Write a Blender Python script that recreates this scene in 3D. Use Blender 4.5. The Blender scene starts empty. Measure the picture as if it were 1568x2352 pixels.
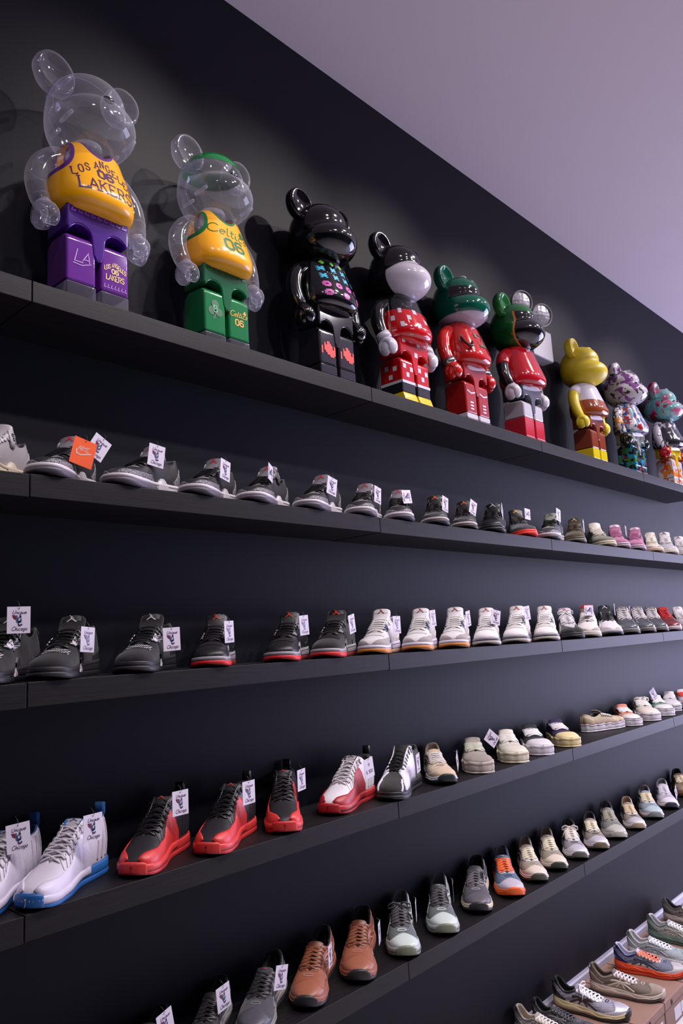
import bpy, bmesh, math, random
import numpy as np
from mathutils import Vector, Matrix
from mathutils.geometry import tessellate_polygon

SC = bpy.context.scene
COL = SC.collection
PI = math.pi

# ------------------------------------------------------------------ camera
CAM = np.array([-0.7726, -1.6331, 1.7188])
R2 = Vector((0.6775, -0.7334, -0.0551)); U2 = Vector((-0.0851, -0.1525, 0.9846)); F2 = Vector((0.7306, 0.6624, 0.1658))
cd = bpy.data.cameras.new('camera'); cam = bpy.data.objects.new('camera', cd); COL.objects.link(cam)
cd.sensor_fit = 'VERTICAL'; cd.sensor_height = 36.0; cd.lens = 1758.84 / 2352 * 36.0
cd.clip_start = 0.02; cd.clip_end = 60
M = Matrix.Identity(4)
for i in range(3):
    M[i][0] = R2[i]; M[i][1] = U2[i]; M[i][2] = -F2[i]; M[i][3] = CAM[i]
cam.matrix_world = M
SC.camera = cam

# ------------------------------------------------------------------ light
SC.view_settings.view_transform = 'Standard'; SC.view_settings.look = 'None'
SC.view_settings.gamma = 1; SC.view_settings.use_curve_mapping = False
SC.view_settings.exposure = 0.0
wd = bpy.data.worlds.new('world'); SC.world = wd; wd.use_nodes = True
bg = wd.node_tree.nodes['Background']; bg.inputs[0].default_value = (0.62, 0.55, 0.80, 1); bg.inputs[1].default_value = 0.022


def light(kind, name, loc, target, energy, color, **kw):
    d = bpy.data.lights.new(name, kind); d.energy = energy; d.color = color
    for k, v in kw.items(): setattr(d, k, v)
    o = bpy.data.objects.new(name, d); COL.objects.link(o); o.location = loc
    o.rotation_euler = (Vector(target) - Vector(loc)).to_track_quat('-Z', 'Y').to_euler()
    return o


# daylight from the shop window beyond the right end of the wall
light('AREA', 'shop_window_light', (7.6, -2.2, 1.65), (2.5, 0.2, 1.3), 250, (0.67, 0.65, 1.0), shape='RECTANGLE', size=3.2, size_y=2.8)
# ceiling fittings of the shop behind and right of the camera
for i_ in range(9):
    px_ = -0.5 + .68 * i_; light('AREA', 'ceiling_downlight', (px_, -1.25 - .35 * (i_ % 2), 3.97), (px_ - .02, -1.25 - .35 * (i_ % 2) + .02, 1.0), 15 if i_ < 3 else 24, (1.0, 0.92, 0.98), shape='DISK', size=.13, spread=2.3)
# track spots in front of the wall, just under the ceiling
for tx, te in [(0.98, 58), (1.62, 56), (2.35, 58), (3.15, 60), (4.0, 64), (4.95, 60)]:
    light('SPOT', 'track_spot', (tx, -0.78, 3.95), (tx - 0.80, 0.2, 2.95), te, (1.0, 0.92, 0.88), spot_size=.92, spot_blend=1.0, shadow_soft_size=0.022)

# ------------------------------------------------------------------ materials
MATS = {}


class NK:
    """small helper for maths on shader sockets"""
    def __init__(s, name, **kw):
        s.m = bpy.data.materials.new(name); s.m.use_nodes = True; s.nt = s.m.node_tree
        s.b = s.nt.nodes['Principled BSDF']
        s.out = s.nt.nodes['Material Output']
        for k, v in kw.items(): s.set(k, v)
    def set(s, k, v):
        i = s.b.inputs[k]
        if isinstance(v, bpy.types.NodeSocket): s.nt.links.new(v, i)
        elif isinstance(v, (tuple, list)): i.default_value = (*v[:3], 1)
        else: i.default_value = v
    def node(s, t, **kw):
        n = s.nt.nodes.new(t)
        for k, v in kw.items(): setattr(n, k, v)
        return n
    def put(s, sock, v):
        if isinstance(v, bpy.types.NodeSocket): s.nt.links.new(v, sock)
        elif isinstance(v, (tuple, list)) and len(sock.default_value) == 4: sock.default_value = (*v[:3], 1)
        else: sock.default_value = v
    def math(s, op, a, b=0.0, c=0.0):
        n = s.node('ShaderNodeMath', operation=op)
        s.put(n.inputs[0], a); s.put(n.inputs[1], b)
        if op in ('MULTIPLY_ADD', 'SMOOTH_MIN', 'COMPARE'): s.put(n.inputs[2], c)
        return n.outputs[0]
    def co(s, scale=(1, 1, 1), loc=(0, 0, 0)):
        t = s.node('ShaderNodeTexCoord'); mp = s.node('ShaderNodeMapping')
        mp.inputs['Scale'].default_value = scale; mp.inputs['Location'].default_value = loc
        s.nt.links.new(t.outputs['Object'], mp.inputs[0]); return mp.outputs[0]
    def xyz(s):
        t = s.node('ShaderNodeTexCoord'); n = s.node('ShaderNodeSeparateXYZ')
        s.nt.links.new(t.outputs['Object'], n.inputs[0]); return n.outputs[0], n.outputs[1], n.outputs[2]
    def noise(s, scale, detail=2, vec=None, dist=0.0, rough=.5):
        n = s.node('ShaderNodeTexNoise'); n.inputs['Scale'].default_value = scale; n.inputs['Detail'].default_value = detail
        n.inputs['Distortion'].default_value = dist; n.inputs['Roughness'].default_value = rough
        s.nt.links.new(vec or s.co(), n.inputs['Vector']); return n.outputs[0]
    def voro(s, scale, feature='F1', vec=None, rnd=1.0):
        n = s.node('ShaderNodeTexVoronoi', feature=feature); n.inputs['Scale'].default_value = scale
        n.inputs['Randomness'].default_value = rnd
        s.nt.links.new(vec or s.co(), n.inputs['Vector']); return n.outputs[0]
    def ramp(s, fac, stops, interp='LINEAR'):
        n = s.node('ShaderNodeValToRGB'); n.color_ramp.interpolation = interp
        e = n.color_ramp.elements
        while len(e) < len(stops): e.new(0.5)
        for i, (p, c) in enumerate(stops):
            e[i].position = p; e[i].color = (*c[:3], 1)
        s.nt.links.new(fac, n.inputs[0]); return n.outputs[0]
    def mix(s, f, a, b):
        n = s.node('ShaderNodeMix', data_type='RGBA')
        s.put(n.inputs[0], f); s.put(n.inputs[6], a); s.put(n.inputs[7], b); return n.outputs[2]
    def bump(s, h, strength=.3, dist=.001):
        n = s.node('ShaderNodeBump'); n.inputs['Strength'].default_value = strength; n.inputs['Distance'].default_value = dist
        s.nt.links.new(h, n.inputs['Height']); s.nt.links.new(n.outputs[0], s.b.inputs['Normal'])
    def step(s, a, e, w=.0008):     # 0 below e, 1 above
        n = s.node('ShaderNodeMapRange', interpolation_type='SMOOTHSTEP'); s.put(n.inputs[0], a)
        n.inputs[1].default_value = e - w; n.inputs[2].default_value = e + w; return n.outputs[0]


def lin(c):
    return tuple((v / 12.92 if v <= .04045 else ((v + .055) / 1.055) ** 2.4) for v in [x / 255 for x in c])


def material(kind, c=(128, 128, 128), c2=None):
    """kind: finish; c: sRGB colour of the stuff"""
    key = (kind, tuple(c), tuple(c2) if c2 else None)
    if key in MATS: return MATS[key]
    a = lin(c); k = NK(kind)
    k.set('Base Color', a)
    if kind == 'plastic': k.set('Roughness', .12); k.set('Coat Weight', .6); k.set('Coat Roughness', .03)
    elif kind == 'satin': k.set('Roughness', .38)
    elif kind == 'matte': k.set('Roughness', .8)
    elif kind == 'rubber':
        k.set('Roughness', .5); k.bump(k.noise(400, 2), .15, .0006)
    elif kind == 'leather':
        k.set('Roughness', .42)
        k.bump(k.math('ADD', k.voro(420), k.math('MULTIPLY', k.noise(40, 3), .8)), .35, .0007)
    elif kind == 'patent': k.set('Roughness', .1); k.set('Coat Weight', .8)
    elif kind == 'suede':
        n = k.noise(600, 3); k.set('Roughness', .95); k.set('Sheen Weight', .15)
        k.set('Base Color', k.mix(k.noise(45, 3), tuple(x * .8 for x in a), tuple(min(1, x * 1.15) for x in a))); k.bump(n, .5, .0008)
    elif kind == 'canvas':
        w = k.node('ShaderNodeTexWave'); w.inputs['Scale'].default_value = 330; k.nt.links.new(k.co(), w.inputs[0])
        k.set('Roughness', .9); k.bump(w.outputs[1], .4, .0006)
    elif kind == 'mesh':
        v = k.voro(330, 'F1', rnd=.15); b = lin(c2) if c2 else tuple(x * .35 for x in a)
        k.set('Base Color', k.mix(k.step(v, .42, .12), a, b)); k.set('Roughness', .7); k.bump(v, -.5, .001)
    elif kind == 'net':      # moulded cage grid over dark mesh
        v = k.voro(200, 'F1', k.co(), .0); b = lin(c2)
        k.set('Base Color', k.mix(k.step(v, .42, .05), b, a)); k.set('Roughness', .4); k.bump(v, -.8, .002)
    elif kind == 'elephant':
        d = k.noise(60, 2); mp = k.node('ShaderNodeVectorMath', operation='MULTIPLY_ADD')
        k.nt.links.new(k.co(), mp.inputs[0]); mp.inputs[1].default_value = (1, 1, 1)
        n3 = k.node('ShaderNodeTexNoise'); n3.inputs['Scale'].default_value = 90; k.nt.links.new(k.co(), n3.inputs['Vector'])
        s = k.node('ShaderNodeVectorMath', operation='SCALE'); s.inputs[3].default_value = .010; k.nt.links.new(n3.outputs[1], s.inputs[0])
        k.nt.links.new(s.outputs[0], mp.inputs[2])
        v = k.voro(115, 'DISTANCE_TO_EDGE', mp.outputs[0])
        k.set('Base Color', k.mix(k.step(v, .075, .05), lin(c2 or (40, 38, 40)), a)); k.set('Roughness', .55)
    elif kind == 'metal': k.set('Metallic', .9); k.set('Roughness', .25)
    elif kind == 'silver': k.set('Metallic', .4); k.set('Roughness', .42)
    elif kind == 'card':
        k.set('Roughness', .75)
    elif kind == 'carton':
        k.set('Base Color', k.mix(k.noise(14, 4), tuple(x * .86 for x in a), tuple(min(1, x * 1.08) for x in a))); k.set('Roughness', .7)
    elif kind == 'clear':
        k.nt.nodes.remove(k.b)
        tr = k.node('ShaderNodeBsdfTransparent'); gl = k.node('ShaderNodeBsdfGlossy'); gl.inputs['Roughness'].default_value = .06
        df = k.node('ShaderNodeBsdfDiffuse'); df.inputs[0].default_value = (.70, .68, .80, 1); tl = k.node('ShaderNodeBsdfTranslucent'); tl.inputs[0].default_value = (.7, .68, .8, 1)
        lw = k.node('ShaderNodeLayerWeight'); lw.inputs['Blend'].default_value = .25
        m1 = k.node('ShaderNodeMixShader'); m2 = k.node('ShaderNodeMixShader'); m3 = k.node('ShaderNodeMixShader'); m3.inputs[0].default_value = .4
        tr.inputs[0].default_value = (.955, .955, .985, 1)
        fa = lw.outputs['Facing']; f = k.math('MULTIPLY_ADD', k.math('POWER', fa, 1.8), .50, .085)
        k.nt.links.new(df.outputs[0], m3.inputs[1]); k.nt.links.new(tl.outputs[0], m3.inputs[2])
        k.nt.links.new(f, m1.inputs[0]); k.nt.links.new(tr.outputs[0], m1.inputs[1]); k.nt.links.new(m3.outputs[0], m1.inputs[2])
        rf = k.math('MULTIPLY_ADD', k.math('POWER', fa, 4.0), .5, .05)
        k.nt.links.new(rf, m2.inputs[0]); k.nt.links.new(m1.outputs[0], m2.inputs[1]); k.nt.links.new(gl.outputs[0], m2.inputs[2])
        k.nt.links.new(m2.outputs[0], k.out.inputs[0])
    MATS[key] = k.m
    return k.m


# ------------------------------------------------------------------ mesh helpers
class MB:
    def __init__(s): s.v = []; s.f = []; s.n = 0
    def add(s, pts, faces):
        pts = np.asarray(pts, float).reshape(-1, 3); s.v.append(pts)
        s.f += [tuple(i + s.n for i in f) for f in faces]; s.n += len(pts); return s
    def grid(s, P, cu=False, cv=False, flip=False):
        P = np.asarray(P, float); n, m = P.shape[:2]; F = []
        for i in range(n - (0 if cu else 1)):
            for j in range(m - (0 if cv else 1)):
                a = i * m + j; b = ((i + 1) % n) * m + j; c = ((i + 1) % n) * m + (j + 1) % m; d = i * m + (j + 1) % m
                F.append((a, d, c, b) if flip else (a, b, c, d))
        return s.add(P.reshape(-1, 3), F)
    def box(s, x0, x1, y0, y1, z0, z1):
        v = [(x, y, z) for z in (z0, z1) for y in (y0, y1) for x in (x0, x1)]
        return s.add(v, [(0, 2, 3, 1), (4, 5, 7, 6), (0, 1, 5, 4), (2, 6, 7, 3), (0, 4, 6, 2), (1, 3, 7, 5)])
    def tube(s, path, r, seg=8, ry=None, up=(0, 0, 1), cap=True, close=False):
        path = np.asarray(path, float); n = len(path); r = np.broadcast_to(np.asarray(r, float), (n,)); ry = r if ry is None else np.broadcast_to(np.asarray(ry, float), (n,))
        up = np.asarray(up, float); P = np.zeros((n, seg, 3))
        for i in range(n):
            t = path[(i + 1) % n if close else min(i + 1, n - 1)] - path[i - 1 if close else max(i - 1, 0)]; t /= np.linalg.norm(t) + 1e-12
            u = up if up.ndim == 1 else up[i]
            a = np.cross(t, u)
            if np.linalg.norm(a) < 1e-3: a = np.cross(t, (1, .1, 0))
            a /= np.linalg.norm(a); b = np.cross(a, t)
            for j in range(seg):
                q = 2 * PI * j / seg; P[i, j] = path[i] + a * math.cos(q) * r[i] + b * math.sin(q) * ry[i]
        n0 = s.n; s.grid(P, cu=close, cv=True)
        if cap and not close:
            s.f.append(tuple(n0 + j for j in range(seg))); s.f.append(tuple(n0 + (n - 1) * seg + j for j in reversed(range(seg))))
        return s
    def ell(s, c, r, nu=16, nv=10, rot=None):
        th = np.linspace(0, PI, nv + 1); ph = np.linspace(0, 2 * PI, nu, endpoint=False)
        T, Q = np.meshgrid(th, ph, indexing='ij')
        P = np.stack([np.sin(T) * np.cos(Q) * r[0], np.sin(T) * np.sin(Q) * r[1], np.cos(T) * r[2]], -1)
        if rot is not None: P = P @ np.asarray(rot.to_matrix() if hasattr(rot, 'to_matrix') else rot).T
        return s.grid(P + np.asarray(c), cv=True, flip=False)
    def build(s, name, mat, parent=None, smooth=True, sub=None):
        me = bpy.data.meshes.new(name)
        v = np.concatenate(s.v) if s.v else np.zeros((0, 3))
        me.from_pydata(v.tolist(), [], s.f); me.validate()
        if smooth: me.polygons.foreach_set('use_smooth', [True] * len(me.polygons))
        me.materials.append(mat)
        o = bpy.data.objects.new(name, me); COL.objects.link(o)
        if parent is not None: o.parent = parent
        me.update(); return o


def bevel(o, w, seg=2):
    m = o.modifiers.new('bevel', 'BEVEL'); m.width = w; m.segments = seg; m.limit_method = 'ANGLE'; m.angle_limit = .7
    o.data.polygons.foreach_set('use_smooth', [True] * len(o.data.polygons))
    w2 = o.modifiers.new('wn', 'WEIGHTED_NORMAL'); w2.keep_sharp = False
    return o


def thing(name, label, cat, loc=(0, 0, 0), rz=0, group=None):
    o = bpy.data.objects.new(name, None); COL.objects.link(o); o.location = loc; o.rotation_euler = (0, 0, rz); o.empty_display_size = .05
    o['label'] = label; o['category'] = cat
    if group: o['group'] = group
    return o


def tag(o, label, cat, group=None):
    o['label'] = label; o['category'] = cat
    if group: o['group'] = group
    return o


def structure(o): o['kind'] = 'structure'; return o


def dup(root):
    r = root.copy(); COL.objects.link(r)
    for ch in list(root.children):
        c = ch.copy(); COL.objects.link(c); c.parent = r
        for g in ch.children:
            d = g.copy(); COL.objects.link(d); d.parent = c
    return r


def pchip(xs, ys):
    x = np.array(xs, float); y = np.array(ys, float); h = np.diff(x); d = np.diff(y) / h; m = np.zeros_like(y)
    for i in range(1, len(x) - 1):
        if d[i - 1] * d[i] > 0:
            w1 = 2 * h[i] + h[i - 1]; w2 = h[i] + 2 * h[i - 1]; m[i] = (w1 + w2) / (w1 / d[i - 1] + w2 / d[i])
    m[0] = d[0]; m[-1] = d[-1]
    def f(t):
        t = np.clip(np.asarray(t, float), x[0], x[-1]); i = np.clip(np.searchsorted(x, t) - 1, 0, len(h) - 1)
        u = (t - x[i]) / h[i]
        return ((1 + 2 * u) * (1 - u) ** 2 * y[i] + u * (1 - u) ** 2 * h[i] * m[i] + u * u * (3 - 2 * u) * y[i + 1] + u * u * (u - 1) * h[i] * m[i + 1])
    return f


# ------------------------------------------------------------------ 2D drawing: strokes, letters, marks
def arc(cx, cy, r, a0, a1, n=10, ry=None):
    ry = ry or r
    return [(cx + r * math.cos(math.radians(a0 + (a1 - a0) * i / n)), cy + ry * math.sin(math.radians(a0 + (a1 - a0) * i / n))) for i in range(n + 1)]


def dense(pl, step):
    out = [pl[0]]
    for a, b in zip(pl[:-1], pl[1:]):
        n = max(1, int(math.hypot(b[0] - a[0], b[1] - a[1]) / step))
        out += [(a[0] + (b[0] - a[0]) * k / n, a[1] + (b[1] - a[1]) * k / n) for k in range(1, n + 1)]
    return out


def ribbon(pl, w):
    """polyline -> left / right point lists with mitred joints"""
    n = len(pl); L = []; Rr = []
    for i in range(n):
        a = pl[max(i - 1, 0)]; b = pl[min(i + 1, n - 1)]; dx, dy = b[0] - a[0], b[1] - a[1]; l = math.hypot(dx, dy) or 1e-9
        nx, ny = -dy / l, dx / l; k = 1.0
        if 0 < i < n - 1:
            e = pl[i + 1][0] - pl[i][0], pl[i + 1][1] - pl[i][1]; le = math.hypot(*e) or 1e-9
            c = abs(nx * -e[1] / le + ny * e[0] / le); k = 1 / max(c, .6)
        L.append((pl[i][0] + nx * w / 2 * k, pl[i][1] + ny * w / 2 * k)); Rr.append((pl[i][0] - nx * w / 2 * k, pl[i][1] - ny * w / 2 * k))
    return L, Rr


# letters in a 1 x 1 box (width varies); SER: small serif bars
GL = {
    'L': ([[(.12, 1), (.12, 0), (.75, 0), (.75, .18)]], .8), 'O': ([[(.3, 0), (.12, .2), (.12, .8), (.3, 1), (.55, 1), (.72, .8), (.72, .2), (.55, 0), (.3, 0)]], .85),
    'S': ([[(.72, .78), (.55, 1), (.28, 1), (.12, .82), (.12, .62), (.72, .4), (.72, .18), (.55, 0), (.28, 0), (.1, .22)]], .85),
    'A': ([[(.05, 0), (.42, 1), (.8, 0)], [(.2, .33), (.65, .33)]], .85), 'N': ([[(.12, 0), (.12, 1), (.7, 0), (.7, 1)]], .85),
    'G': ([[(.72, .75), (.55, 1), (.3, 1), (.12, .8), (.12, .2), (.3, 0), (.55, 0), (.72, .2), (.72, .45), (.45, .45)]], .85),
    'E': ([[(.72, .85), (.72, 1), (.12, 1), (.12, 0), (.72, 0), (.72, .15)], [(.12, .5), (.5, .5)]], .85),
    'K': ([[(.12, 0), (.12, 1)], [(.72, 1), (.12, .42)], [(.3, .6), (.75, 0)]], .85),
    'R': ([[(.12, 0), (.12, 1), (.55, 1), (.7, .85), (.7, .6), (.55, .48), (.12, .48)], [(.42, .48), (.75, 0)]], .85),
    'B': ([[(.12, 0), (.12, 1), (.55, 1), (.7, .88), (.7, .62), (.55, .52), (.12, .52)], [(.55, .52), (.75, .4), (.75, .14), (.58, 0), (.12, 0)]], .9),
    '0': ([[(.25, .04), (.1, .2), (.1, .8), (.25, .96), (.6, .96), (.75, .8), (.75, .2), (.6, .04), (.25, .04)]], .92),
    '6': ([[(.75, .8), (.6, .96), (.25, .96), (.1, .8), (.1, .2), (.25, .04), (.6, .04), (.75, .2), (.75, .42), (.6, .56), (.1, .56)]], .92),
    '1': ([[(.2, .8), (.42, 1), (.42, 0)]], .6), '5': ([[(.7, 1), (.2, 1), (.15, .58), (.5, .62), (.7, .45), (.7, .2), (.5, 0), (.12, .05)]], .85),
    '3': ([[(.15, 1), (.7, 1), (.4, .6), (.7, .42), (.7, .15), (.5, 0), (.12, .05)]], .85),
    '$': ([[(.7, .78), (.5, .92), (.22, .85), (.2, .62), (.65, .4), (.65, .15), (.4, .05), (.12, .2)], [(.42, 1.1), (.42, -.1)]], .85),
    'I': ([[(.2, 0), (.2, 1)]], .4), 'T': ([[(.0, 1), (.8, 1)], [(.4, 1), (.4, 0)]], .8), 'P': ([[(.12, 0), (.12, 1), (.6, 1), (.72, .8), (.6, .5), (.12, .5)]], .8),
    # small script letters
    'C': ([arc(.5, .5, .42, 40, 320, 14, .5)], .85), 'e': ([[(.1, .3), (.55, .32)] + arc(.32, .28, .24, 10, 310, 10, .27)], .6), 'l': ([[(.15, 1), (.1, .12), (.2, 0), (.3, .08)]], .35),
    't': ([[(.2, .9), (.15, .12), (.25, 0), (.36, .08)], [(.02, .6), (.4, .6)]], .42), 'i': ([[(.12, .55), (.1, .1), (.2, 0), (.3, .08)], [(.14, .75), (.15, .85)]], .34),
    'c': ([arc(.3, .28, .22, 50, 310, 10, .28)], .52), 's': ([[(.42, .5), (.25, .56), (.12, .45), (.38, .2), (.28, 0), (.05, .06)]], .5),
    'U': ([[(.1, 1), (.1, .25), (.25, .0), (.5, 0), (.68, .25), (.68, 1)]], .8), 'n': ([[(.08, 0), (.12, .55), (.14, .35), (.35, .56), (.46, .4), (.42, 0)]], .55),
    'q': ([arc(.28, .28, .2, 60, 400, 10, .27), [(.5, .55), (.44, -.3)]], .6), 'u': ([[(.1, .55), (.08, .12), (.22, 0), (.42, .15), (.45, .55), (.43, 0)]], .55),
    'h': ([[(.14, 1), (.08, 0), (.14, .35), (.35, .56), (.46, .4), (.42, 0)]], .55), 'a': ([arc(.28, .28, .2, 60, 400, 10, .27), [(.5, .55), (.46, 0)]], .58),
    'g': ([arc(.28, .28, .2, 60, 400, 10, .27), [(.5, .55), (.44, -.25), (.1, -.28)]], .6), 'o': ([arc(.28, .28, .2, 0, 360, 12, .28)], .56), ' ': ([], .5),
}
SERIF = {'L': [(.12, 1)], 'A': [(.05, 0), (.8, 0)], 'N': [(.12, 0), (.7, 1)], 'K': [(.12, 0), (.12, 1), (.72, 1), (.75, 0)], 'R': [(.12, 0), (.75, 0)], 'E': [], 'P': [(.12, 0)], 'T': [(.4, 0)]}


class Ink:
    """collects flat marks in (u, v) and lays them on a surface through fn(u, v) -> xyz"""
    def __init__(s, fn, step=.004): s.fn = fn; s.mb = MB(); s.step = step
    def stroke(s, pl, w):
        pl = dense(pl, s.step)
        if len(pl) < 2: return s
        L, R = ribbon(pl, w); P = np.array([[s.fn(*a), s.fn(*b)] for a, b in zip(L, R)]); s.mb.grid(P); return s
    def poly(s, pts):
        tri = tessellate_polygon([[Vector((p[0], p[1], 0)) for p in pts]])
        s.mb.add([s.fn(*p) for p in pts], [tuple(t) for t in tri]); return s
    def disc(s, cx, cy, r, n=16, ry=None, rings=2):
        pts = [s.fn(cx, cy)]; F = []; ry = ry or r
        for k in range(1, rings + 1):
            pts += [s.fn(cx + r * k / rings * math.cos(2 * PI * j / n), cy + ry * k / rings * math.sin(2 * PI * j / n)) for j in range(n)]
        for j in range(n): F.append((0, 1 + j, 1 + (j + 1) % n))
        for k in range(1, rings):
            for j in range(n):
                a = 1 + (k - 1) * n + j; b = 1 + (k - 1) * n + (j + 1) % n; F.append((a, a + n, b + n, b))
        s.mb.add(pts, F); return s
    def text(s, txt, x, y, h, w, wide=1.0, shear=0.0, serif=False, base=None, gap=1.0, center=True):
        adv = [GL[c][1] * h * wide * gap for c in txt]; tot = sum(adv); cx = x - tot / 2 if center else x
        for i, c in enumerate(txt):
            yy = y + (base((cx + adv[i] / 2 - x)) if base else 0)
            def tf(p): return (cx + p[0] * h * wide + shear * p[1] * h, yy + p[1] * h)
            for pl in GL[c][0]: s.stroke([tf(p) for p in pl], w)
            if serif:
                for p in SERIF.get(c, []):
                    q = tf(p); s.stroke([(q[0] - w * 1.3, q[1]), (q[0] + w * 1.3, q[1])], w * .7)
            cx += adv[i]
        return s
    def jumper(s, x, y, h, flip=1):
        """leaping player emblem"""
        def t(p): return (x + flip * p[0] * h, y + p[1] * h)
        s.stroke([t((.0, .08)), t((.03, .22)), t((.06, .38))], .15 * h)      # trunk
        s.stroke([t((.07, .38)), t((.18, .58)), t((.27, .76))], .07 * h)      # raised arm
        s.disc(*t((.30, .84)), .085 * h, 10); s.disc(*t((.02, .50)), .07 * h, 10)
        s.stroke([t((.0, .36)), t((-.14, .26)), t((-.2, .12))], .055 * h)     # lower arm
        s.stroke([t((-.02, .1)), t((-.22, -.04)), t((-.42, -.22))], .11 * h); s.stroke([t((-.42, -.22)), t((-.52, -.2))], .07 * h)
        s.stroke([t((.02, .1)), t((.2, -.03)), t((.36, -.2))], .11 * h); s.stroke([t((.36, -.2)), t((.46, -.24))], .07 * h)
        return s
    def clover(s, x, y, r):
        for a in (90, 210, 330):
            s.disc(x + r * .52 * math.cos(math.radians(a)), y + r * .52 * math.sin(math.radians(a)), r * .48, 10, rings=1)
        s.stroke([(x, y), (x - r * .1, y - r * .9), (x - r * .35, y - r * 1.1)], r * .18); return s
    def pixels(s, rows, x, y, px):
        n = len(rows)
        for j, row in enumerate(rows):
            for i, c in enumerate(row):
                if c != '.':
                    x0 = x + (i - len(row) / 2) * px; y0 = y + (n / 2 - j) * px
                    s.mb.add([s.fn(x0, y0), s.fn(x0 + px, y0), s.fn(x0 + px, y0 - px), s.fn(x0, y0 - px)], [(0, 1, 2, 3)])
        return s
    def build(s, name, mat, parent): return s.mb.build(name, mat, parent, smooth=False)


# ------------------------------------------------------------------ shoes
FORMS = {
    # w: half width, zb: where upper meets sole, zg: ground clearance, zm: outsole / midsole border, h: top line, k: opening, tongue: (s, z, half width)
    'mid': dict(L=.298, w=([0, .004, .012, .03, .1, .25, .42, .56, .7, .82, .91, .96, .985, .996, 1], [0, .0085, .0143, .020, .030, .034, .034, .040, .0475, .048, .042, .032, .021, .0115, 0]),
                zb=([0, .1, .4, .65, .85, 1], [.040, .037, .032, .026, .024, .028]), zg=([0, .05, .75, .9, 1], [.004, 0, 0, .003, .010]), zm=([0, .5, .8, 1], [.013, .012, .011, .018]),
                h=([0, .05, .12, .2, .29, .35, .45, .6, .68, .78, .88, .95, .985, 1], [.120, .117, .103, .098, .112, .121, .106, .081, .068, .059, .054, .048, .041, .034]),
                k=([0, .25, .34, .45, .6, .675, 1], [.80, .78, .70, .58, .50, 0, 0]), top=.675,
                tongue=[(.675, .062, .019), (.57, .084, .025), (.47, .102, .027), (.40, .117, .029), (.36, .132, .031), (.342, .143, .030), (.333, .149, .021)]),
    'high': dict(L=.302, w=([0, .004, .012, .03, .1, .25, .42, .56, .7, .82, .91, .96, .985, .996, 1], [0, .0085, .0143, .020, .030, .034, .033, .040, .0475, .047, .040, .030, .020, .011, 0]),
                 zb=([0, .1, .4, .65, .85, 1], [.034, .032, .030, .025, .023, .028]), zg=([0, .05, .75, .9, 1], [.003, 0, 0, .003, .011]), zm=([0, .5, .8, 1], [.012, .012, .011, .018]),
                 h=([0, .05, .12, .2, .28, .34, .45, .6, .7, .8, .88, .95, .985, 1], [.132, .131, .122, .120, .134, .141, .118, .090, .074, .063, .057, .049, .042, .034]),
                 k=([0, .25, .33, .45, .6, .71, 1], [.80, .76, .68, .58, .50, 0, 0]), top=.71,
                 tongue=[(.70, .066, .020), (.60, .086, .024), (.50, .104, .026), (.42, .121, .028), (.365, .138, .029), (.345, .144, .026)]),
    'runner': dict(L=.300, w=([0, .004, .012, .03, .1, .25, .42, .56, .7, .82, .91, .96, .985, .996, 1], [0, .009, .015, .021, .031, .034, .031, .038, .0465, .045, .037, .028, .019, .0105, 0]),
                   zb=([0, .06, .25, .45, .65, .85, .95, 1], [.048, .044, .038, .033, .027, .024, .030, .036]), zg=([0, .06, .75, .9, 1], [.008, 0, 0, .006, .016]), zm=([0, .5, .8, 1], [.012, .010, .012, .020]),
                   h=([0, .05, .12, .2, .28, .35, .45, .6, .7, .8, .88, .95, .985, 1], [.112, .109, .088, .074, .081, .091, .083, .068, .061, .056, .052, .047, .042, .038]),
                   k=([0, .25, .34, .45, .6, .68, 1], [.80, .78, .66, .54, .46, 0, 0]), top=.68,
                   tongue=[(.675, .055, .016), (.57, .069, .020), (.47, .081, .022), (.39, .091, .023), (.355, .099, .023), (.343, .102, .018)]),
    'canvas': dict(L=.292, w=([0, .004, .012, .03, .1, .25, .42, .56, .7, .82, .91, .96, .985, .996, 1], [0, .009, .015, .021, .031, .035, .035, .041, .0475, .048, .043, .034, .023, .0125, 0]),
                   zb=([0, .1, .4, .65, .85, 1], [.036, .034, .034, .031, .033, .034]), zg=([0, 1], [0, 0.001]), zm=([0, 1], [.007, .007]),
                   h=([0, .05, .12, .2, .28, .35, .45, .6, .68, .78, .88, .95, .985, 1], [.088, .086, .076, .072, .078, .085, .080, .069, .063, .060, .057, .051, .045, .040]),
                   k=([0, .25, .34, .45, .6, .675, 1], [.78, .76, .68, .60, .54, 0, 0]), top=.675,
                   tongue=[(.67, .058, .022), (.57, .070, .026), (.47, .081, .028), (.39, .090, .029), (.35, .099, .029), (.338, .103, .026)]),
}


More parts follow.
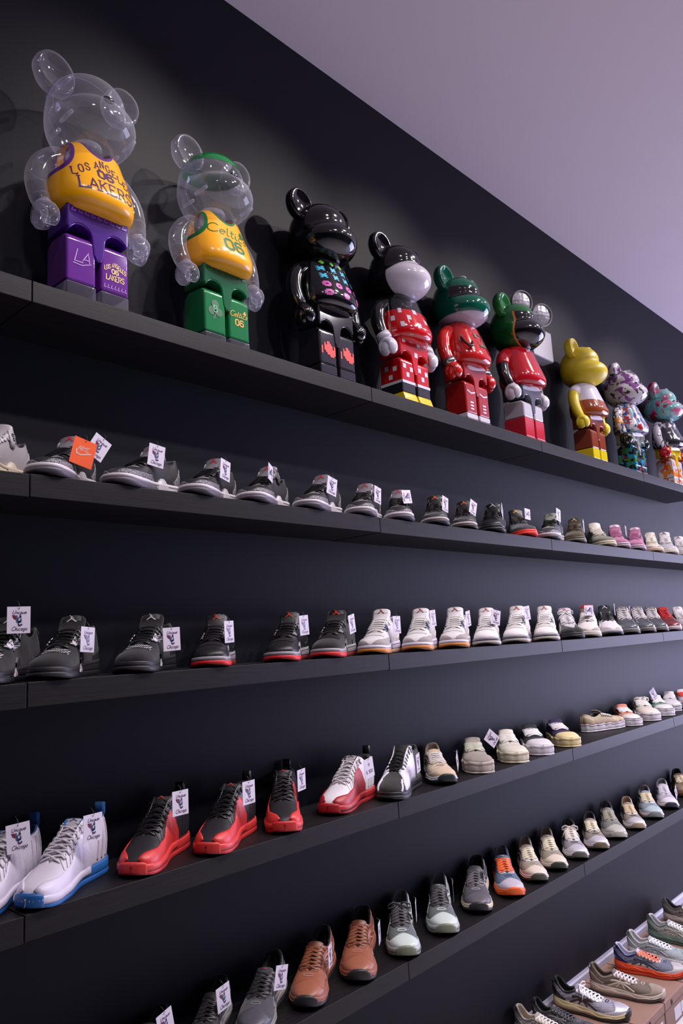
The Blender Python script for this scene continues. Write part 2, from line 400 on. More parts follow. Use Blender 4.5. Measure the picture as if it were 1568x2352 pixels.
class Form:
    def __init__(s, kind, foot=1, wob=0):
        f = FORMS[kind]; s.f = f; s.L = f['L']; s.foot = foot; s.wob = wob
        s.w, s.zb0, s.zg, s.zm, s.h, s.k = [pchip(*f[q]) for q in ('w', 'zb', 'zg', 'zm', 'h', 'k')]
        s.phm = pchip([0, .3, .42, .62, f['top'] - .01, f['top'] + .02, 1], [.62, .72, .95, 1.25, 1.5, PI / 2, PI / 2])
    def c(s, t): t = np.asarray(t, float); return s.foot * (-.010 * np.sin(PI * t * 1.0) + .004 + .006 * t * t)
    def zb(s, t):
        t = np.asarray(t, float)
        return s.zb0(t) + s.wob * .0022 * np.sin(t * 41)
    def S(s, side, t, v):
        t, v = np.broadcast_arrays(np.asarray(t, float), np.asarray(v, float))
        w = s.w(t); g = s.k(t) * w; pm = s.phm(t); ph = v * pm; zb = s.zb(t); h = s.h(t)
        cs = np.clip(np.cos(ph), 0, 1) ** .82; cm = np.clip(np.cos(pm), 0, 1) ** .82; sn = np.sin(ph) / np.sin(pm); zf = sn
        y = g + (w - g) * (cs - cm) / np.maximum(1 - cm, 1e-4) + .0025 * np.sin(PI * v) * np.minimum(1, w / .02)
        z = zb + (h - zb) * sn
        x = t * s.L - s.L / 2 - .005 * np.sin(PI * np.clip(zf * 1.1, 0, 1)) * np.clip(1 - t / .12, 0, 1) + .006 * zf ** 2 * np.clip(1 - t / .2, 0, 1)
        return np.stack([x, side * y + s.c(t), z], -1)
    def N(s, side, t, v):
        e = 2e-3; t, v = np.broadcast_arrays(np.asarray(t, float), np.asarray(v, float))
        a = s.S(side, np.clip(t + e, 0.0005, .9995), v) - s.S(side, np.clip(t - e, .0005, .9995), v); b = s.S(side, t, np.clip(v + e, 0, 1)) - s.S(side, t, np.clip(v - e, 0, 1))
        n = np.cross(a, b) * -side
        n /= np.linalg.norm(n, axis=-1, keepdims=True) + 1e-12
        return n
    def O(s, side, t, v, off): return s.S(side, t, v) + s.N(side, t, v) * off


def sgrid(n, a=0., b=1.):
    q = np.linspace(0, 1, n); t = .5 - .5 * np.cos(PI * q); t = .6 * t + .4 * q; t = a + (b - a) * t
    return t


def patch(F, side, s0, s1, v0, v1, off, name, m, par, n=24, r=8):
    """leather overlay on one side between two curves v0(s), v1(s)"""
    t = np.linspace(s0, s1, n); a = np.broadcast_to(np.asarray(v0(t) if callable(v0) else v0, float), (n,)); b = np.broadcast_to(np.asarray(v1(t) if callable(v1) else v1, float), (n,))
    f = np.concatenate([[0], np.linspace(0, 1, r), [1]]); T = t[:, None] + 0 * f; V = a[:, None] + (b - a)[:, None] * f
    o = np.full(T.shape, off); o[:, 0] = o[:, -1] = -.001; o[0, :] = o[-1, :] = -.001
    T2 = T.copy(); T2[1], T2[-2] = T2[0], T2[-1]
    mb = MB().grid(F.O(side, T2, V, 0) + F.N(side, T2, V) * o[..., None], flip=side > 0)
    return mb


def wrap(F, sb, off, v_lo=0.0, n=34, r=12, smax=.9985):
    """overlay that goes round the toe; sb(v) is its rear edge, v=1 is the top centre"""
    q = np.linspace(-1, 1, n); f = np.concatenate([[0], np.linspace(0, 1, r)]); P = []
    for x in q:
        side = 1 if x >= 0 else -1; v = 1 - abs(x) * (1 - v_lo); t = sb(v) + (smax - sb(v)) * f
        t = sb(v) + (smax - sb(v)) * np.sin(f * PI / 2); o = np.full(len(f), off); o[0] = -.001
        P.append(F.S(side, t, v) + F.N(side, t, v) * o[:, None])
    return MB().grid(np.array(P), flip=False)


def band(F, zl, zh, off, s0=0.0, n=72, rows=6, bulge=.0015, inset=.004, wob=0., q0=None):
    """sole strip round the outline; s0 > 0 keeps only the part in front of s0 (round the toe)"""
    if q0 is None: q0 = 1.0 if s0 <= 0 else math.acos(2 * s0 - 1) / PI
    full = q0 >= 1.0; q = np.linspace(-q0, q0, n, endpoint=not full); t = .5 + .5 * np.cos(PI * q); t = np.clip(t, 0, 1)
    sd = np.where(q >= 0, 1, -1); ex = t * F.L - F.L / 2; ey = sd * F.w(t) + F.c(t)
    # make the ends round: radial outward normals
    P = np.stack([ex, ey], -1)
    if full: tg = np.roll(P, -1, 0) - np.roll(P, 1, 0)
    else: tg = np.gradient(P, axis=0)
    tg /= np.linalg.norm(tg, axis=1, keepdims=True) + 1e-9; nn = np.stack([-tg[:, 1], tg[:, 0]], -1)
    if np.mean(np.sum(nn * (P - P.mean(0)), 1)) < 0: nn = -nn
    a = np.broadcast_to(np.asarray(zl(t) if callable(zl) else zl, float), t.shape); b = np.broadcast_to(np.asarray(zh(t) if callable(zh) else zh, float), t.shape)
    f = np.concatenate([[0], np.linspace(0, 1, rows), [1]]); G = []
    w = wob * (np.sin(q * 47) + .6 * np.sin(q * 83 + 1)) if wob else 0
    for i, x in enumerate(f):
        o = off + bulge * math.sin(PI * x) + w * math.sin(PI * (.15 + .7 * x))
        if i == 0 or i == len(f) - 1: o = off * 0 - inset
        if not full:
            o = np.full(t.shape, 1.0) * o; o[0] = o[-1] = -.002
        o = np.broadcast_to(o, t.shape)
        G.append(np.concatenate([P + nn * o[:, None], (a + (b - a) * x)[:, None]], 1))
    G = np.array(G).transpose(1, 0, 2)
    return MB().grid(G, cu=full)


def strip(F, side, pts, w, off=.0016, th=None):
    """raised line following (s, v) points on one side"""
    pl = dense(pts, .03); P = np.array([F.O(side, a, b, off * .3) for a, b in pl]); U = np.array([F.N(side, a, b) for a, b in pl])
    return MB().tube(P, w / 2, 6, ry=th or off, up=U)


def shell(F, s0, s1, v0, v1, off, n=44, m=16):
    mb = MB(); t = sgrid(n, s0, s1)
    for side in (1, -1):
        v = np.linspace(v0, v1, m); T, V = np.meshgrid(t, v, indexing='ij'); mb.grid(F.O(side, T, V, off) if off else F.S(side, T, V), flip=side > 0)
    return mb


def tongue_mesh(F, pts, th=.007, m=9):
    """padded tongue; returns MB and a map (u across -1..1, q along 0..1) -> point on its face"""
    n = 16; s = np.array([p[0] for p in pts]); z = np.array([p[1] for p in pts]); w = np.array([p[2] for p in pts]); d = np.linspace(0, 1, len(pts))
    fs, fz, fw = pchip(d, s), pchip(d, z), pchip(d, w)
    def pt(u, q, k=0.0):
        x = float(fs(q)) * F.L - F.L / 2; zz = float(fz(q)); ww = float(fw(q))
        e = .02; dx = float(fs(min(1, q + e)) - fs(max(0, q - e))) * F.L; dz = float(fz(min(1, q + e)) - fz(max(0, q - e))); l = math.hypot(dx, dz) or 1; nx, nz = dz / l, -dx / l
        dome = -.006 * u * u
        return (x + nx * (dome + k), u * ww + float(F.c(fs(q))), zz + nz * (dome + k))
    P = []
    for q in np.linspace(0, 1, n):
        ring = [pt(u, q, 0) for u in np.linspace(-1, 1, m)] + [pt(u * .97, q, -th) for u in np.linspace(1, -1, m)]
        P.append(ring)
    mb = MB().grid(np.array(P), cv=True); n0 = mb.n - 2 * m; mb.f.append(tuple(range(n0, n0 + 2 * m)))
    return mb, pt


def lace_set(F, rows, s0, s1, w=.0065, th=.0016, cross=True, lift=.004, bow=False, round_=False):
    """laces over the throat: rows from s0 (front) to s1 (ankle)"""
    mb = MB(); ss = np.linspace(s0, s1, rows)
    def edge(side, t, k): return F.O(side, t, k, .002)
    for i in range(rows):
        for side in ((1, -1) if cross and i < rows - 1 else (1,)):
            t0 = ss[i]; t1 = ss[i + 1] if (cross and i < rows - 1) else ss[i]
            if cross and i < rows - 1:
                t1 = t0 + (ss[i + 1] - t0) * .8
            A = edge(side, t0, .80); A2 = edge(side, t0, .9); B = edge(-side, t1, .80); B2 = edge(-side, t1, .9)
            A0 = edge(side, t0, .78) + np.array([0, 0, -.003]); mid = (A2 + B2) / 2 + np.array([0, 0, lift + (.0015 if side > 0 else 0)])
            K = np.array([A0, A, A2 + [0, 0, .0012], mid * .5 + A2 * .5 + [0, 0, lift * .35], mid, mid * .5 + B2 * .5 + [0, 0, lift * .35], B2 + [0, 0, .0012], B, B + [0, 0, -.003]])
            n = np.array([.45, 0, .9]); mb.tube(K, (w / 2 if not round_ else w * .3), 6, ry=(th if not round_ else w * .3), up=n, cap=True)
    if bow:
        c = (edge(1, s1, .95) + edge(-1, s1, .95)) / 2 + np.array([.004, 0, .008])
        for sd in (1, -1):
            lp = [c, c + [.008, sd * .018, .010], c + [.012, sd * .034, .004], c + [.012, sd * .036, -.008], c + [.008, sd * .02, -.006], c]
            mb.tube(lp, w * .4, 6, ry=th, up=(1, 0, .4))
            mb.tube([c, c + [.014, sd * .012, -.008], c + [.022, sd * .03, -.022], c + [.020, sd * .038, -.04]], w * .4, 6, ry=th, up=(1, 0, .4))
        mb.ell(c, (.006, .007, .005), 8, 6)
    return mb


def weld(o, d=.0002):
    bm = bmesh.new(); bm.from_mesh(o.data); bmesh.ops.remove_doubles(bm, verts=bm.verts, dist=d); bm.to_mesh(o.data); bm.free(); return o


def mm(spec): return material(*spec)


def shoe(kind, style, P, foot=1):
    """root Empty with every visible part; toe points to +X"""
    F = Form(kind, foot, 1 if style == 'wavy' else 0)
    root = bpy.data.objects.new(P.get('name', 'sneaker'), None); COL.objects.link(root); root.empty_display_size = .05
    def b(mb, name, mat, parent=root, sm=True): return mb.build(name, mm(P[mat] if isinstance(mat, str) else mat), parent, sm)
    top = F.f['top']
    # upper
    up = weld(b(shell(F, 0.0, 1.0, 0, 1, 0), 'upper', 'upper'))
    sm = up.modifiers.new('thick', 'SOLIDIFY'); sm.thickness = .0032; sm.offset = -1
    # lining of the collar, rolled over the rim
    mb = MB(); t = sgrid(22, 0.0, .40); fr = [1.0, 1.03, 1.0, .9, .75, .55, .35, .15]; of = [.0005, -.002, -.0065, -.0075, -.0075, -.007, -.006, -.006]
    for side in (1, -1):
        G = []
        for v, o in zip(fr, of):
            p = F.S(side, t, min(v, 1)) + F.N(side, t, min(v, 1)) * o
            if v > 1: p = F.S(side, t, 1) + F.N(side, t, 1) * o + np.array([0, 0, .0022])
            G.append(p)
        G = np.array(G).transpose(1, 0, 2)
        if True:
            yc = F.c(t)[:, None]; G[..., 1] = np.where(side * (G[..., 1] - yc) < 0, yc, G[..., 1])
        mb.grid(G, flip=side > 0)
    lin_o = b(mb, 'collar_lining', 'lining')
    t = sgrid(16, .01, .6); G = np.stack([np.stack([t * F.L - F.L / 2 + .006, sd * F.w(t) * .82 + F.c(t), F.zb(t) + .010], -1) for sd in np.linspace(-1, 1, 5)], 1); b(MB().grid(G), 'insole', P.get('insole', P['lining']))
    # sole
    wob = .0022 if style == 'wavy' else 0
    zm = F.zm; out = b(band(F, F.zg, lambda t: zm(t) + .0005, .0042, wob=wob), 'outsole', 'outsole')
    mb = band(F, lambda t: zm(t), lambda t: F.zb(t) + .002, .0040, wob=wob)
    q = np.linspace(-1, 1, 40, endpoint=False); t = .5 + .5 * np.cos(PI * q)
    b(mb, 'midsole', 'midsole')
    # ground face of the sole
    t = sgrid(20, .004, .996); G = np.stack([np.stack([t * F.L - F.L / 2, sd * (F.w(t) - .001) + F.c(t), F.zg(t) + .0006], -1) for sd in np.linspace(-1, 1, 3)], 1); MBt = MB().grid(G, flip=True); g = b(MBt, 'tread', 'outsole')
    # tongue
    tb, tp = tongue_mesh(F, F.f['tongue'], th=.009 if kind != 'canvas' else .004); tg = b(tb, 'tongue', 'tongue')
    def tink(u, v, k=.0012): return tp(u, v, k)
    def tongue_mark(mark, color, h=.020, q=.86, sc=1.0, lab=None):
        W = float(F.f['tongue'][-2][2]) * .95; Lq = .082     # metres per q
        def fn(u, v): return tp(-u / W, min(.985, q + v / Lq), .0016)
        ink = Ink(fn, .003)
        if mark == 'jumper': ink.jumper(0, 0, h)
        elif mark == 'oval': ink.stroke(arc(0, 0, h * .4, 0, 360, 14, h * .25), h * .12); ink.stroke([(-h * .2, -h * .1), (h * .2, h * .15)], h * .1)
        e_ = ink.build('tongue_emblem', mm(('satin', color)), tg); return e_
    def tongue_label(color, q0, q1, wf=.72, fin='satin'):
        G = [[tp(u * wf, q, .0009) for u in np.linspace(-1, 1, 7)] for q in np.linspace(q0, q1, 6)]; return MB().grid(np.array(G)).build('tongue_label', mm((fin, color)), tg)
    lace_rows = {'mid': (7, .645, .365), 'high': (8, .68, .33), 'runner': (7, .65, .36), 'canvas': (7, .64, .36)}[kind]
    lw = P.get('lace_w', .0065)
    la = b(lace_set(F, *lace_rows, w=lw, cross=P.get('cross', True), bow=P.get('bow', False), round_=P.get('round', False), th=P.get('lace_th', .0016)), 'laces', 'laces')

    if style in ('four', 'three', 'five', 'seven', 'eleven'):
        if P.get('tongue_patch'): tongue_label(P['tongue_patch'], .70, .97, P.get('patch_w', .78))
        if P.get('mark'): tongue_mark('jumper', P['mark'], .024, .74)
    if style == 'four':
        vt = pchip([.55, .66, .8, 1], [.30, .36, .42, .5])
        if 'toe' in P: b(wrap(F, lambda v: .66 + .20 * max(0, (v - .30) / .7) ** .5 if v > .38 else .60 + .1 * v, .0018, r=10) if P.get('toe_full') else band2(F, .60, .0018, P.get('toe_v', .34)), 'toe_overlay', 'toe')
        # heel counter and collar overlays
        for side in (1, -1):
            if 'net' in P:
                b(patch(F, side, .40, .53, lambda t: .50 + 0 * t, lambda t: .80 - .6 * (t - .40), .0012, 'n', None, None, 14, 6), 'side_net', 'net')
            # wing shaped lace holder with three holes
            a = [(.52, .93), (.50, .66), (.56, .60), (.60, .78)]
            G = []
            for u in np.linspace(0, 1, 6):
                s_a, v_a = .500 + .02 * u, .92 - .30 * u; s_b, v_b = .615 - .03 * u, .90 - .22 * u
                G.append([F.O(side, s_a + (s_b - s_a) * k, v_a + (v_b - v_a) * k, .0022) for k in np.linspace(0, 1, 6)])
            w_ = MB().grid(np.array(G), flip=side > 0); wo = b(w_, 'eyelet_wing', 'wing'); so = wo.modifiers.new('t', 'SOLIDIFY'); so.thickness = .0022; so.offset = 1
            hb_ = Ink(lambda u, v: tuple(F.O(side, .545 + u, v, .0052)), .01)
            for du, dv in ((-.018, .84), (.012, .86), (.0, .74)): hb_.disc(du, dv, .006, 8, ry=.03, rings=1)
            hb_.build('wing_hole', mm(('matte', (14, 14, 16))), wo)
            # upper lace stay near the ankle
            b(strip(F, side, [(.335, .97), (.36, .80), (.40, .66)], .010, .003), 'ankle_stay', 'wing' if P.get('stay') is None else 'stay')
            b(patch(F, side, .02, .22, lambda t: 0 * t, lambda t: .42 - .9 * t, .0016, 'h', None, None, 14, 6), 'heel_overlay', P.get('heel', P['upper']))
        if 'net' in P:
            G = [[F.O(sd, t_, 1 - abs(x) * .42, .0012) for x, sd in [(y, 1 if y >= 0 else -1) for y in np.linspace(-1, 1, 11)]] for t_ in np.linspace(.672, .765, 8)]
            b(MB().grid(np.array(G)), 'vamp_net', 'net')
        # heel tab standing up behind
        hx = -F.L / 2 + .004; tabm = MB().tube([(hx - .006, 0, .060), (hx - .011, 0, .085), (hx - .006, 0, .110), (hx + .002, 0, .124)], [.018, .020, .019, .015], 10, ry=.004, up=(1, 0, 0)); b(tabm, 'heel_tab', 'heeltab')
        # coloured rubber round the toe and the dark window of the midsole
        b(band(F, lambda t: F.zg(t) + .001, lambda t: F.zb(t) - .009, .0058, s0=.70, n=40), 'toe_rubber', 'toerubber')
        for side in (1, -1):
            if 'gem' in P:
                t = np.linspace(.50, .60, 9); zl = .012 + 0 * t; zh = .012 + .019 * np.sin(PI * (t - .50) / .10) ** .7
                pts = []
                for i, x in enumerate(t):
                    y = side * (float(F.w(x)) + .0075) + float(F.c(x)); pts.append([(x * F.L - F.L / 2, y - side * .001, zl[i]), (x * F.L - F.L / 2, y + side * .001, (zl[i] + zh[i]) / 2), (x * F.L - F.L / 2, y - side * .002, zh[i] + .0005)])
                b(MB().grid(np.array(pts), flip=side < 0), 'sole_window', 'gem')
            # riser of the midsole behind the window
            t = np.linspace(.42, .50, 7); pts = [[F.O(side, x, 0, .0035), F.O(side, x, .28 * math.sin(PI * (x - .40) / .12), .0035), F.O(side, x, .30 * math.sin(PI * (x - .40) / .12) + .01, -.001)] for x in t]
            b(MB().grid(np.array(pts), flip=side < 0), 'sole_riser', 'midsole')
        b(band(F, lambda t: F.zb(t) - .0055, lambda t: F.zb(t) - .0045, .0062, n=72, rows=2, bulge=0, inset=0), 'sole_groove', 'groove')
    elif style in ('three',):
        b(band2(F, .50, .0018, P.get('toe_v', .40), rear=.40), 'toe_guard', 'elephant')
        for side in (1, -1):
            b(patch(F, side, .004, .17, lambda t: 0 * t, lambda t: .78 - 3.6 * t, .0018, 'h', None, None, 14, 8), 'heel_guard', 'elephant')
            # padded ankle flap with two holes
            e = F.O(side, .30, .92, .004); fl = MB().tube([F.O(side, .345, .55, .002), F.O(side, .335, .75, .004), F.O(side, .33, .95, .004), F.O(side, .322, 1, .003) + [0, 0, .014]], [.008, .011, .012, .008], 8, ry=.0035, up=np.array([F.N(side, .33, .8)] * 4)); flo = b(fl, 'ankle_flap', 'flap')
            rim = MB().tube([F.O(side, .37, .80, .004), F.O(side, .355, 1, .004) + [0, 0, .006], F.O(side, .322, 1, .003) + [0, 0, .018], F.O(side, .29, .98, .004) + [0, 0, .006], F.O(side, .285, .8, .003)], .0022, 6); b(rim, 'flap_piping', 'piping')
            for dz in (.80, .94):
                p = F.O(side, .332, dz, .0085); MB().tube([p + [.004, 0, .003], p + [.004, 0, -.003], p + [-.004, 0, -.003], p + [-.004, 0, .003]], .0011, 5, close=True).build('flap_loop', mm(P['hole']), flo)
        b(band(F, lambda t: F.zb(t) - .006, lambda t: F.zb(t) + .0025, .0058, n=72), 'sole_rand', 'rand')
        b(band(F, lambda t: F.zg(t), lambda t: F.zb(t) - .007, .0062, s0=.44, n=54, bulge=.003), 'toe_cup', 'cup')
        for side in (1, -1):
            t = np.linspace(.28, .44, 8); pts = [[F.O(side, x, 0, .006) + [0, 0, -.018], F.O(side, x, 0, .007) + [0, 0, -.004], F.O(side, x, .16 * math.sin(PI * (x - .28) / .16), .005), F.O(side, x, .18 * math.sin(PI * (x - .28) / .16), -.001)] for x in t]
            b(MB().grid(np.array(pts), flip=side < 0), 'sole_wedge', 'wedge')
        tg_in = MB().grid(np.array([[F.O(sd, t_, 1 - abs(x) * .30, .0014) for x, sd in [(y, 1 if y >= 0 else -1) for y in np.linspace(-1, 1, 11)]] for t_ in np.linspace(.668, .72, 6)])); b(tg_in, 'throat_bar', 'bar')
    elif style == 'twelve':
        vt = pchip([.30, .36, .42, .50, .62, .75, .87, .95, .985], [.10, .55, .78, .70, .48, .46, .60, .74, .72])
        for side in (1, -1):
            b(patch(F, side, .30, .985, lambda t: 0 * t, vt, .0026, 'm', None, None, 44, 9), 'mudguard', 'guard')
            st = MB()
            for i in range(7):
                s0 = .40 + .042 * i
                pl = dense([(s0, .90), (s0 + .05, max(.25, float(vt(s0 + .06)) + .03))], .04); Pp = np.array([F.O(side, a, c, .0006) for a, c in pl]); st.tube(Pp, .0006, 4)
            b(st, 'stitching', 'stitch')
            b(strip(F, side, [(.05, .95), (.07, .5), (.10, .1)], .006, .0018), 'heel_rib', 'rib'); b(strip(F, side, [(.12, .9), (.135, .5), (.16, .1)], .006, .0018), 'heel_rib', 'rib'); b(strip(F, side, [(.19, .88), (.20, .5), (.22, .1)], .006, .0018), 'heel_rib', 'rib')
            eb = MB()
            for sz in (.345, .375): 
                p = F.O(side, sz, .86, .003); eb.tube([p + [.004, 0, .004], p + [.004, 0, -.004], p + [-.004, 0, -.004], p + [-.004, 0, .004]], .0014, 6, close=True)
            b(eb, 'lace_ring', 'ring')
        b(band(F, lambda t: F.zb(t) - .012 + .0 * t, lambda t: F.zb(t) + .004, .0062, s0=.30, n=60, bulge=.002), 'foxing', 'fox')
        # rubber wrap at the toe tip
        mbt = MB(); G = []
        for x in np.linspace(-1, 1, 11):
            sd = 1 if x >= 0 else -1; G.append([F.O(sd, tt, min(.46, .46), .004) for tt in (.999,)] )
        b(band(F, F.zg, lambda t: F.zb(t) + .009 * np.clip((t - .93) / .05, 0, 1), .0072, q0=.14, n=18, bulge=.001), 'toe_bumper', 'bumper')
        ink = Ink(lambda u, v: (F.L / 2 + .0088, u + float(F.c(1.)), v)); ink.disc(0, .027, .0028, 10); ink.stroke([(0, .027), (0, .016), (-.003, .012)], .0015); ink.build('toe_emblem', mm(P['tip']), root)
        hx = -F.L / 2; b(MB().tube([(hx + .004, 0, .118), (hx - .006, 0, .135), (hx - .006, 0, .158), (hx + .002, 0, .160), (hx + .004, 0, .135)], .012, 8, ry=.0016, up=(1, 0, 0)), 'pull_tab', 'tab')
        if P.get('mark'): tongue_mark('jumper', P['mark'], .022, .86)
    elif style == 'fourteen':
        for side in (1, -1):
            b(patch(F, side, .30, .84, lambda t: 0 * t, pchip([.30, .40, .55, .66, .76, .84], [.97, .985, .97, .90, .62, .25]), .003, 'p', None, None, 30, 9), 'side_panel', 'panel')
            b(strip(F, side, [(.93, .06), (.90, .30), (.86, .52), (.80, .60)], .008, .0032), 'claw', 'panel'); b(strip(F, side, [(.84, .05), (.83, .30), (.80, .46)], .010, .0032), 'claw', 'panel')
            b(strip(F, side, [(.35, .98), (.28, .99)], .006, .004), 'collar_trim', 'panel')
        b(band(F, lambda t: F.zg(t), lambda t: F.zb(t) - .008, .0062, s0=.66, n=40), 'toe_rubber', 'outsole')
        b(MB().grid(np.array([[tp(u * .98, q, .0035) for u in np.linspace(-1, 1, 9)] for q in np.linspace(.08, .99, 14)])), 'lace_shroud', 'shroud')
    elif style == 'eleven':
        b(wrap(F, lambda v: .34 + .40 * max(0, (v - .30)) ** .45 if v > .30 else .34, .002, n=44), 'patent_guard', 'patent')
        hx = -F.L / 2; b(MB().tube([(hx - .004, 0, .07), (hx - .009, 0, .09), (hx - .002, 0, .125)], [.010, .010, .008], 8, ry=.003, up=(1, 0, 0)), 'heel_tab', 'upper')
    elif style in ('five', 'seven'):
        for side in (1, -1):
            b(patch(F, side, .42, .80, lambda t: 0 * t, pchip([.42, .5, .6, .7, .8], [.2, .62, .58, .5, .3]), .002, 'p', None, None, 22, 8), 'side_overlay', P.get('over', P['upper']))
            b(patch(F, side, .004, .2, lambda t: 0 * t, lambda t: .7 - 2 * t, .002, 'p', None, None, 12, 6), 'heel_overlay', P.get('heel', P['upper']))
            if 'spike' in P: b(MB().add([F.O(side, .44, 0, .0065) + [0, 0, -.012], F.O(side, .62, 0, .0065) + [0, 0, -.012], F.O(side, .58, .10, .005), F.O(side, .50, .22, .005)], [(0, 1, 2, 3)]), 'sole_flash', 'spike')
        b(band2(F, .58, .0018, P.get('toe_v', .42)), 'toe_guard', P.get('toe', P['upper']))
        b(band(F, lambda t: F.zg(t) + .001, lambda t: F.zb(t) - .008, .0058, s0=.68, n=40), 'toe_rubber', P.get('toerubber', P['midsole']))
    elif style == 'runner':
        # toe overlay, eye stay, sweeping overlays, heel clip
        b(wrap(F, lambda v: .80 + .05 * math.sin(PI * v) + (.0 if v > .3 else -.14 * (.3 - v) / .3), .0018), 'toe_cap', 'cap')
        for side in (1, -1):
            b(patch(F, side, .36, .675, lambda t: .70 + .10 * (t - .36), lambda t: .985 + 0 * t, .0016, 'e', None, None, 20, 6), 'eyestay', 'stay')
            b(patch(F, side, .004, .20, lambda t: 0 * t, lambda t: .62 - 1.6 * t, .002, 'h', None, None, 14, 7), 'heel_counter', 'counter')
            b(patch(F, side, .20, .82, lambda t: 0 * t, lambda t: .14 + .10 * np.sin((t - .2) * 9), .0014, 'h', None, None, 26, 4), 'lower_overlay', 'cap')
            b(patch(F, side, .03, .34, lambda t: .80 + 0 * t, lambda t: .97 + 0 * t, .0014, 'h', None, None, 16, 4), 'collar_band', 'counter')
            lg = MB()
            if P.get('logo_') == 'N':
                for pl in ([(.34, .20), (.37, .62)], [(.37, .62), (.46, .20)], [(.46, .20), (.49, .60)]):
                    d = strip(F, side, pl, .011, .0018); lg.add(np.concatenate(d.v), d.f)
            else:
                for pl in ([(.26, .10), (.36, .30), (.47, .52), (.58, .66)], [(.50, .10), (.46, .36), (.44, .62), (.45, .78)], [(.30, .52), (.42, .50), (.54, .36), (.63, .14)], [(.38, .10), (.42, .34), (.50, .60), (.55, .72)]):
                    d = strip(F, side, pl, .0085, .0018); lg.add(np.concatenate(d.v), d.f)
            b(lg, 'side_logo', 'logo')
        ridge = MB()
        b(band(F, F.zg, lambda t: F.zb(t) - .004 + .010 * np.clip((t - .955) / .04, 0, 1), .0066, q0=.135, n=20, bulge=.0015), 'toe_bumper', 'bumper')
        b(band(F, lambda t: zm(t) + .004, lambda t: F.zb(t) - .007 + .003 * np.sin(t * 26), .0056, n=72, bulge=.002), 'midsole_wave', 'wave')
        if 'pod' in P:
            for side in (1, -1):
                t = np.linspace(.03, .30, 12); pts = [[F.O(side, x, 0, .0075) + [0, 0, -.030], F.O(side, x, 0, .0085) + [0, 0, -.022], F.O(side, x, 0, .0075) + [0, 0, -.014]] for x in t]; b(MB().grid(np.array(pts), flip=side < 0), 'gel_pod', 'pod')
        if P.get('mark'): tongue_mark('oval', P['mark'], .016, .80)
        # mark on the toe mesh
        f1 = lambda u, v: tuple(F.O(1 if u >= 0 else -1, .735 - v, 1 - abs(u), .0008))
        Ink(f1, .02).stroke(arc(0.0, 0, .14, 0, 360, 14, .018), .012).build('toe_emblem', mm(P['logo']), root)
        hx = -F.L / 2; b(MB().tube([(hx - .001, 0, .080), (hx - .005, 0, .096), (hx + .003, 0, .110), (hx + .008, 0, .100)], .007, 8, ry=.0012, up=(1, 0, 0)), 'pull_tab', 'counter')
    elif style == 'wavy':
        b(wrap(F, lambda v: .80 + .035 * v * v, .0026), 'toe_cap', 'cap')
        b(band(F, lambda t: F.zb(t) - .006, lambda t: F.zb(t) + .006, .0050, n=96, wob=.0016, bulge=.002), 'foxing', 'midsole')
        if 'line' in P: b(band(F, lambda t: F.zb(t) + .0045, lambda t: F.zb(t) + .0068, .0062, n=96, rows=3, bulge=0, inset=.002, wob=.0012), 'foxing_stripe', 'line')
        for side in (1, -1):
            b(patch(F, side, .34, .66, lambda t: .66 + 0 * t, lambda t: .985 + 0 * t, .0014, 'e', None, None, 20, 5), 'eyestay', P.get('stay', P['upper']))
            b(patch(F, side, .004, .14, lambda t: 0 * t, lambda t: .8 - 1.2 * t, .002, 'e', None, None, 10, 5), 'heel_patch', P.get('heel', P['upper']))
            ey = MB()
            for t_ in np.linspace(.62, .37, 6):
                p = F.O(side, t_, .78, .0018); u = F.N(side, t_, .78)
                ey.tube([p, p + u * .001], .0028, 8)
            b(ey, 'eyelet', P.get('eye', ('metal', (170, 170, 170))))
    return root


def band2(F, s0, off, vtop, rear=None):
    """low overlay round the toe up to v = vtop, running back to s0"""
    q0 = math.acos(2 * s0 - 1) / PI; q = np.linspace(-q0, q0, 60); t = np.clip(.5 + .5 * np.cos(PI * q), 0, .9985); f = np.concatenate([[0], np.linspace(0, 1, 8), [1]]); P = []
    for x, tt in zip(q, t):
        side = 1 if x >= 0 else -1; k = min(1, (tt - s0) / .05) ** .5 if tt > s0 else 0; fall = vtop * (.72 + .28 * min(1, max(0, (tt - .62) / .25))) * k
        if tt > .9: fall = vtop * (1 + .5 * (tt - .9) / .1)
        v = f * max(fall, .01); o = np.full(len(f), off); o[-1] = -.001; o[0] = 0
        P.append(F.S(side, tt, v) + F.N(side, tt, v) * o[:, None])
    return MB().grid(np.array(P), flip=False)
# ------------------------------------------------------------------ colourways
W_ = (216, 210, 222); K_ = (24, 23, 26); RED = (196, 30, 34)
def L(*c): return ('leather', c)
def S_(*c): return ('suede', c)
def R_(*c): return ('rubber', c)
def T_(*c): return ('satin', c)


def four(up, mid, out, lace, toer, **k):
    d = dict(upper=up, lining=k.pop('lining', S_(40, 38, 42)), outsole=out, midsole=mid, tongue=k.pop('tongue', up), laces=lace, toerubber=toer, groove=k.pop('groove', T_(60, 58, 62)), wing=k.pop('wing', T_(60, 58, 60)), heeltab=k.pop('heeltab', up), name='basketball_sneaker', cross=False, lace_w=.0085, lace_th=.002)
    d.update(k); return d


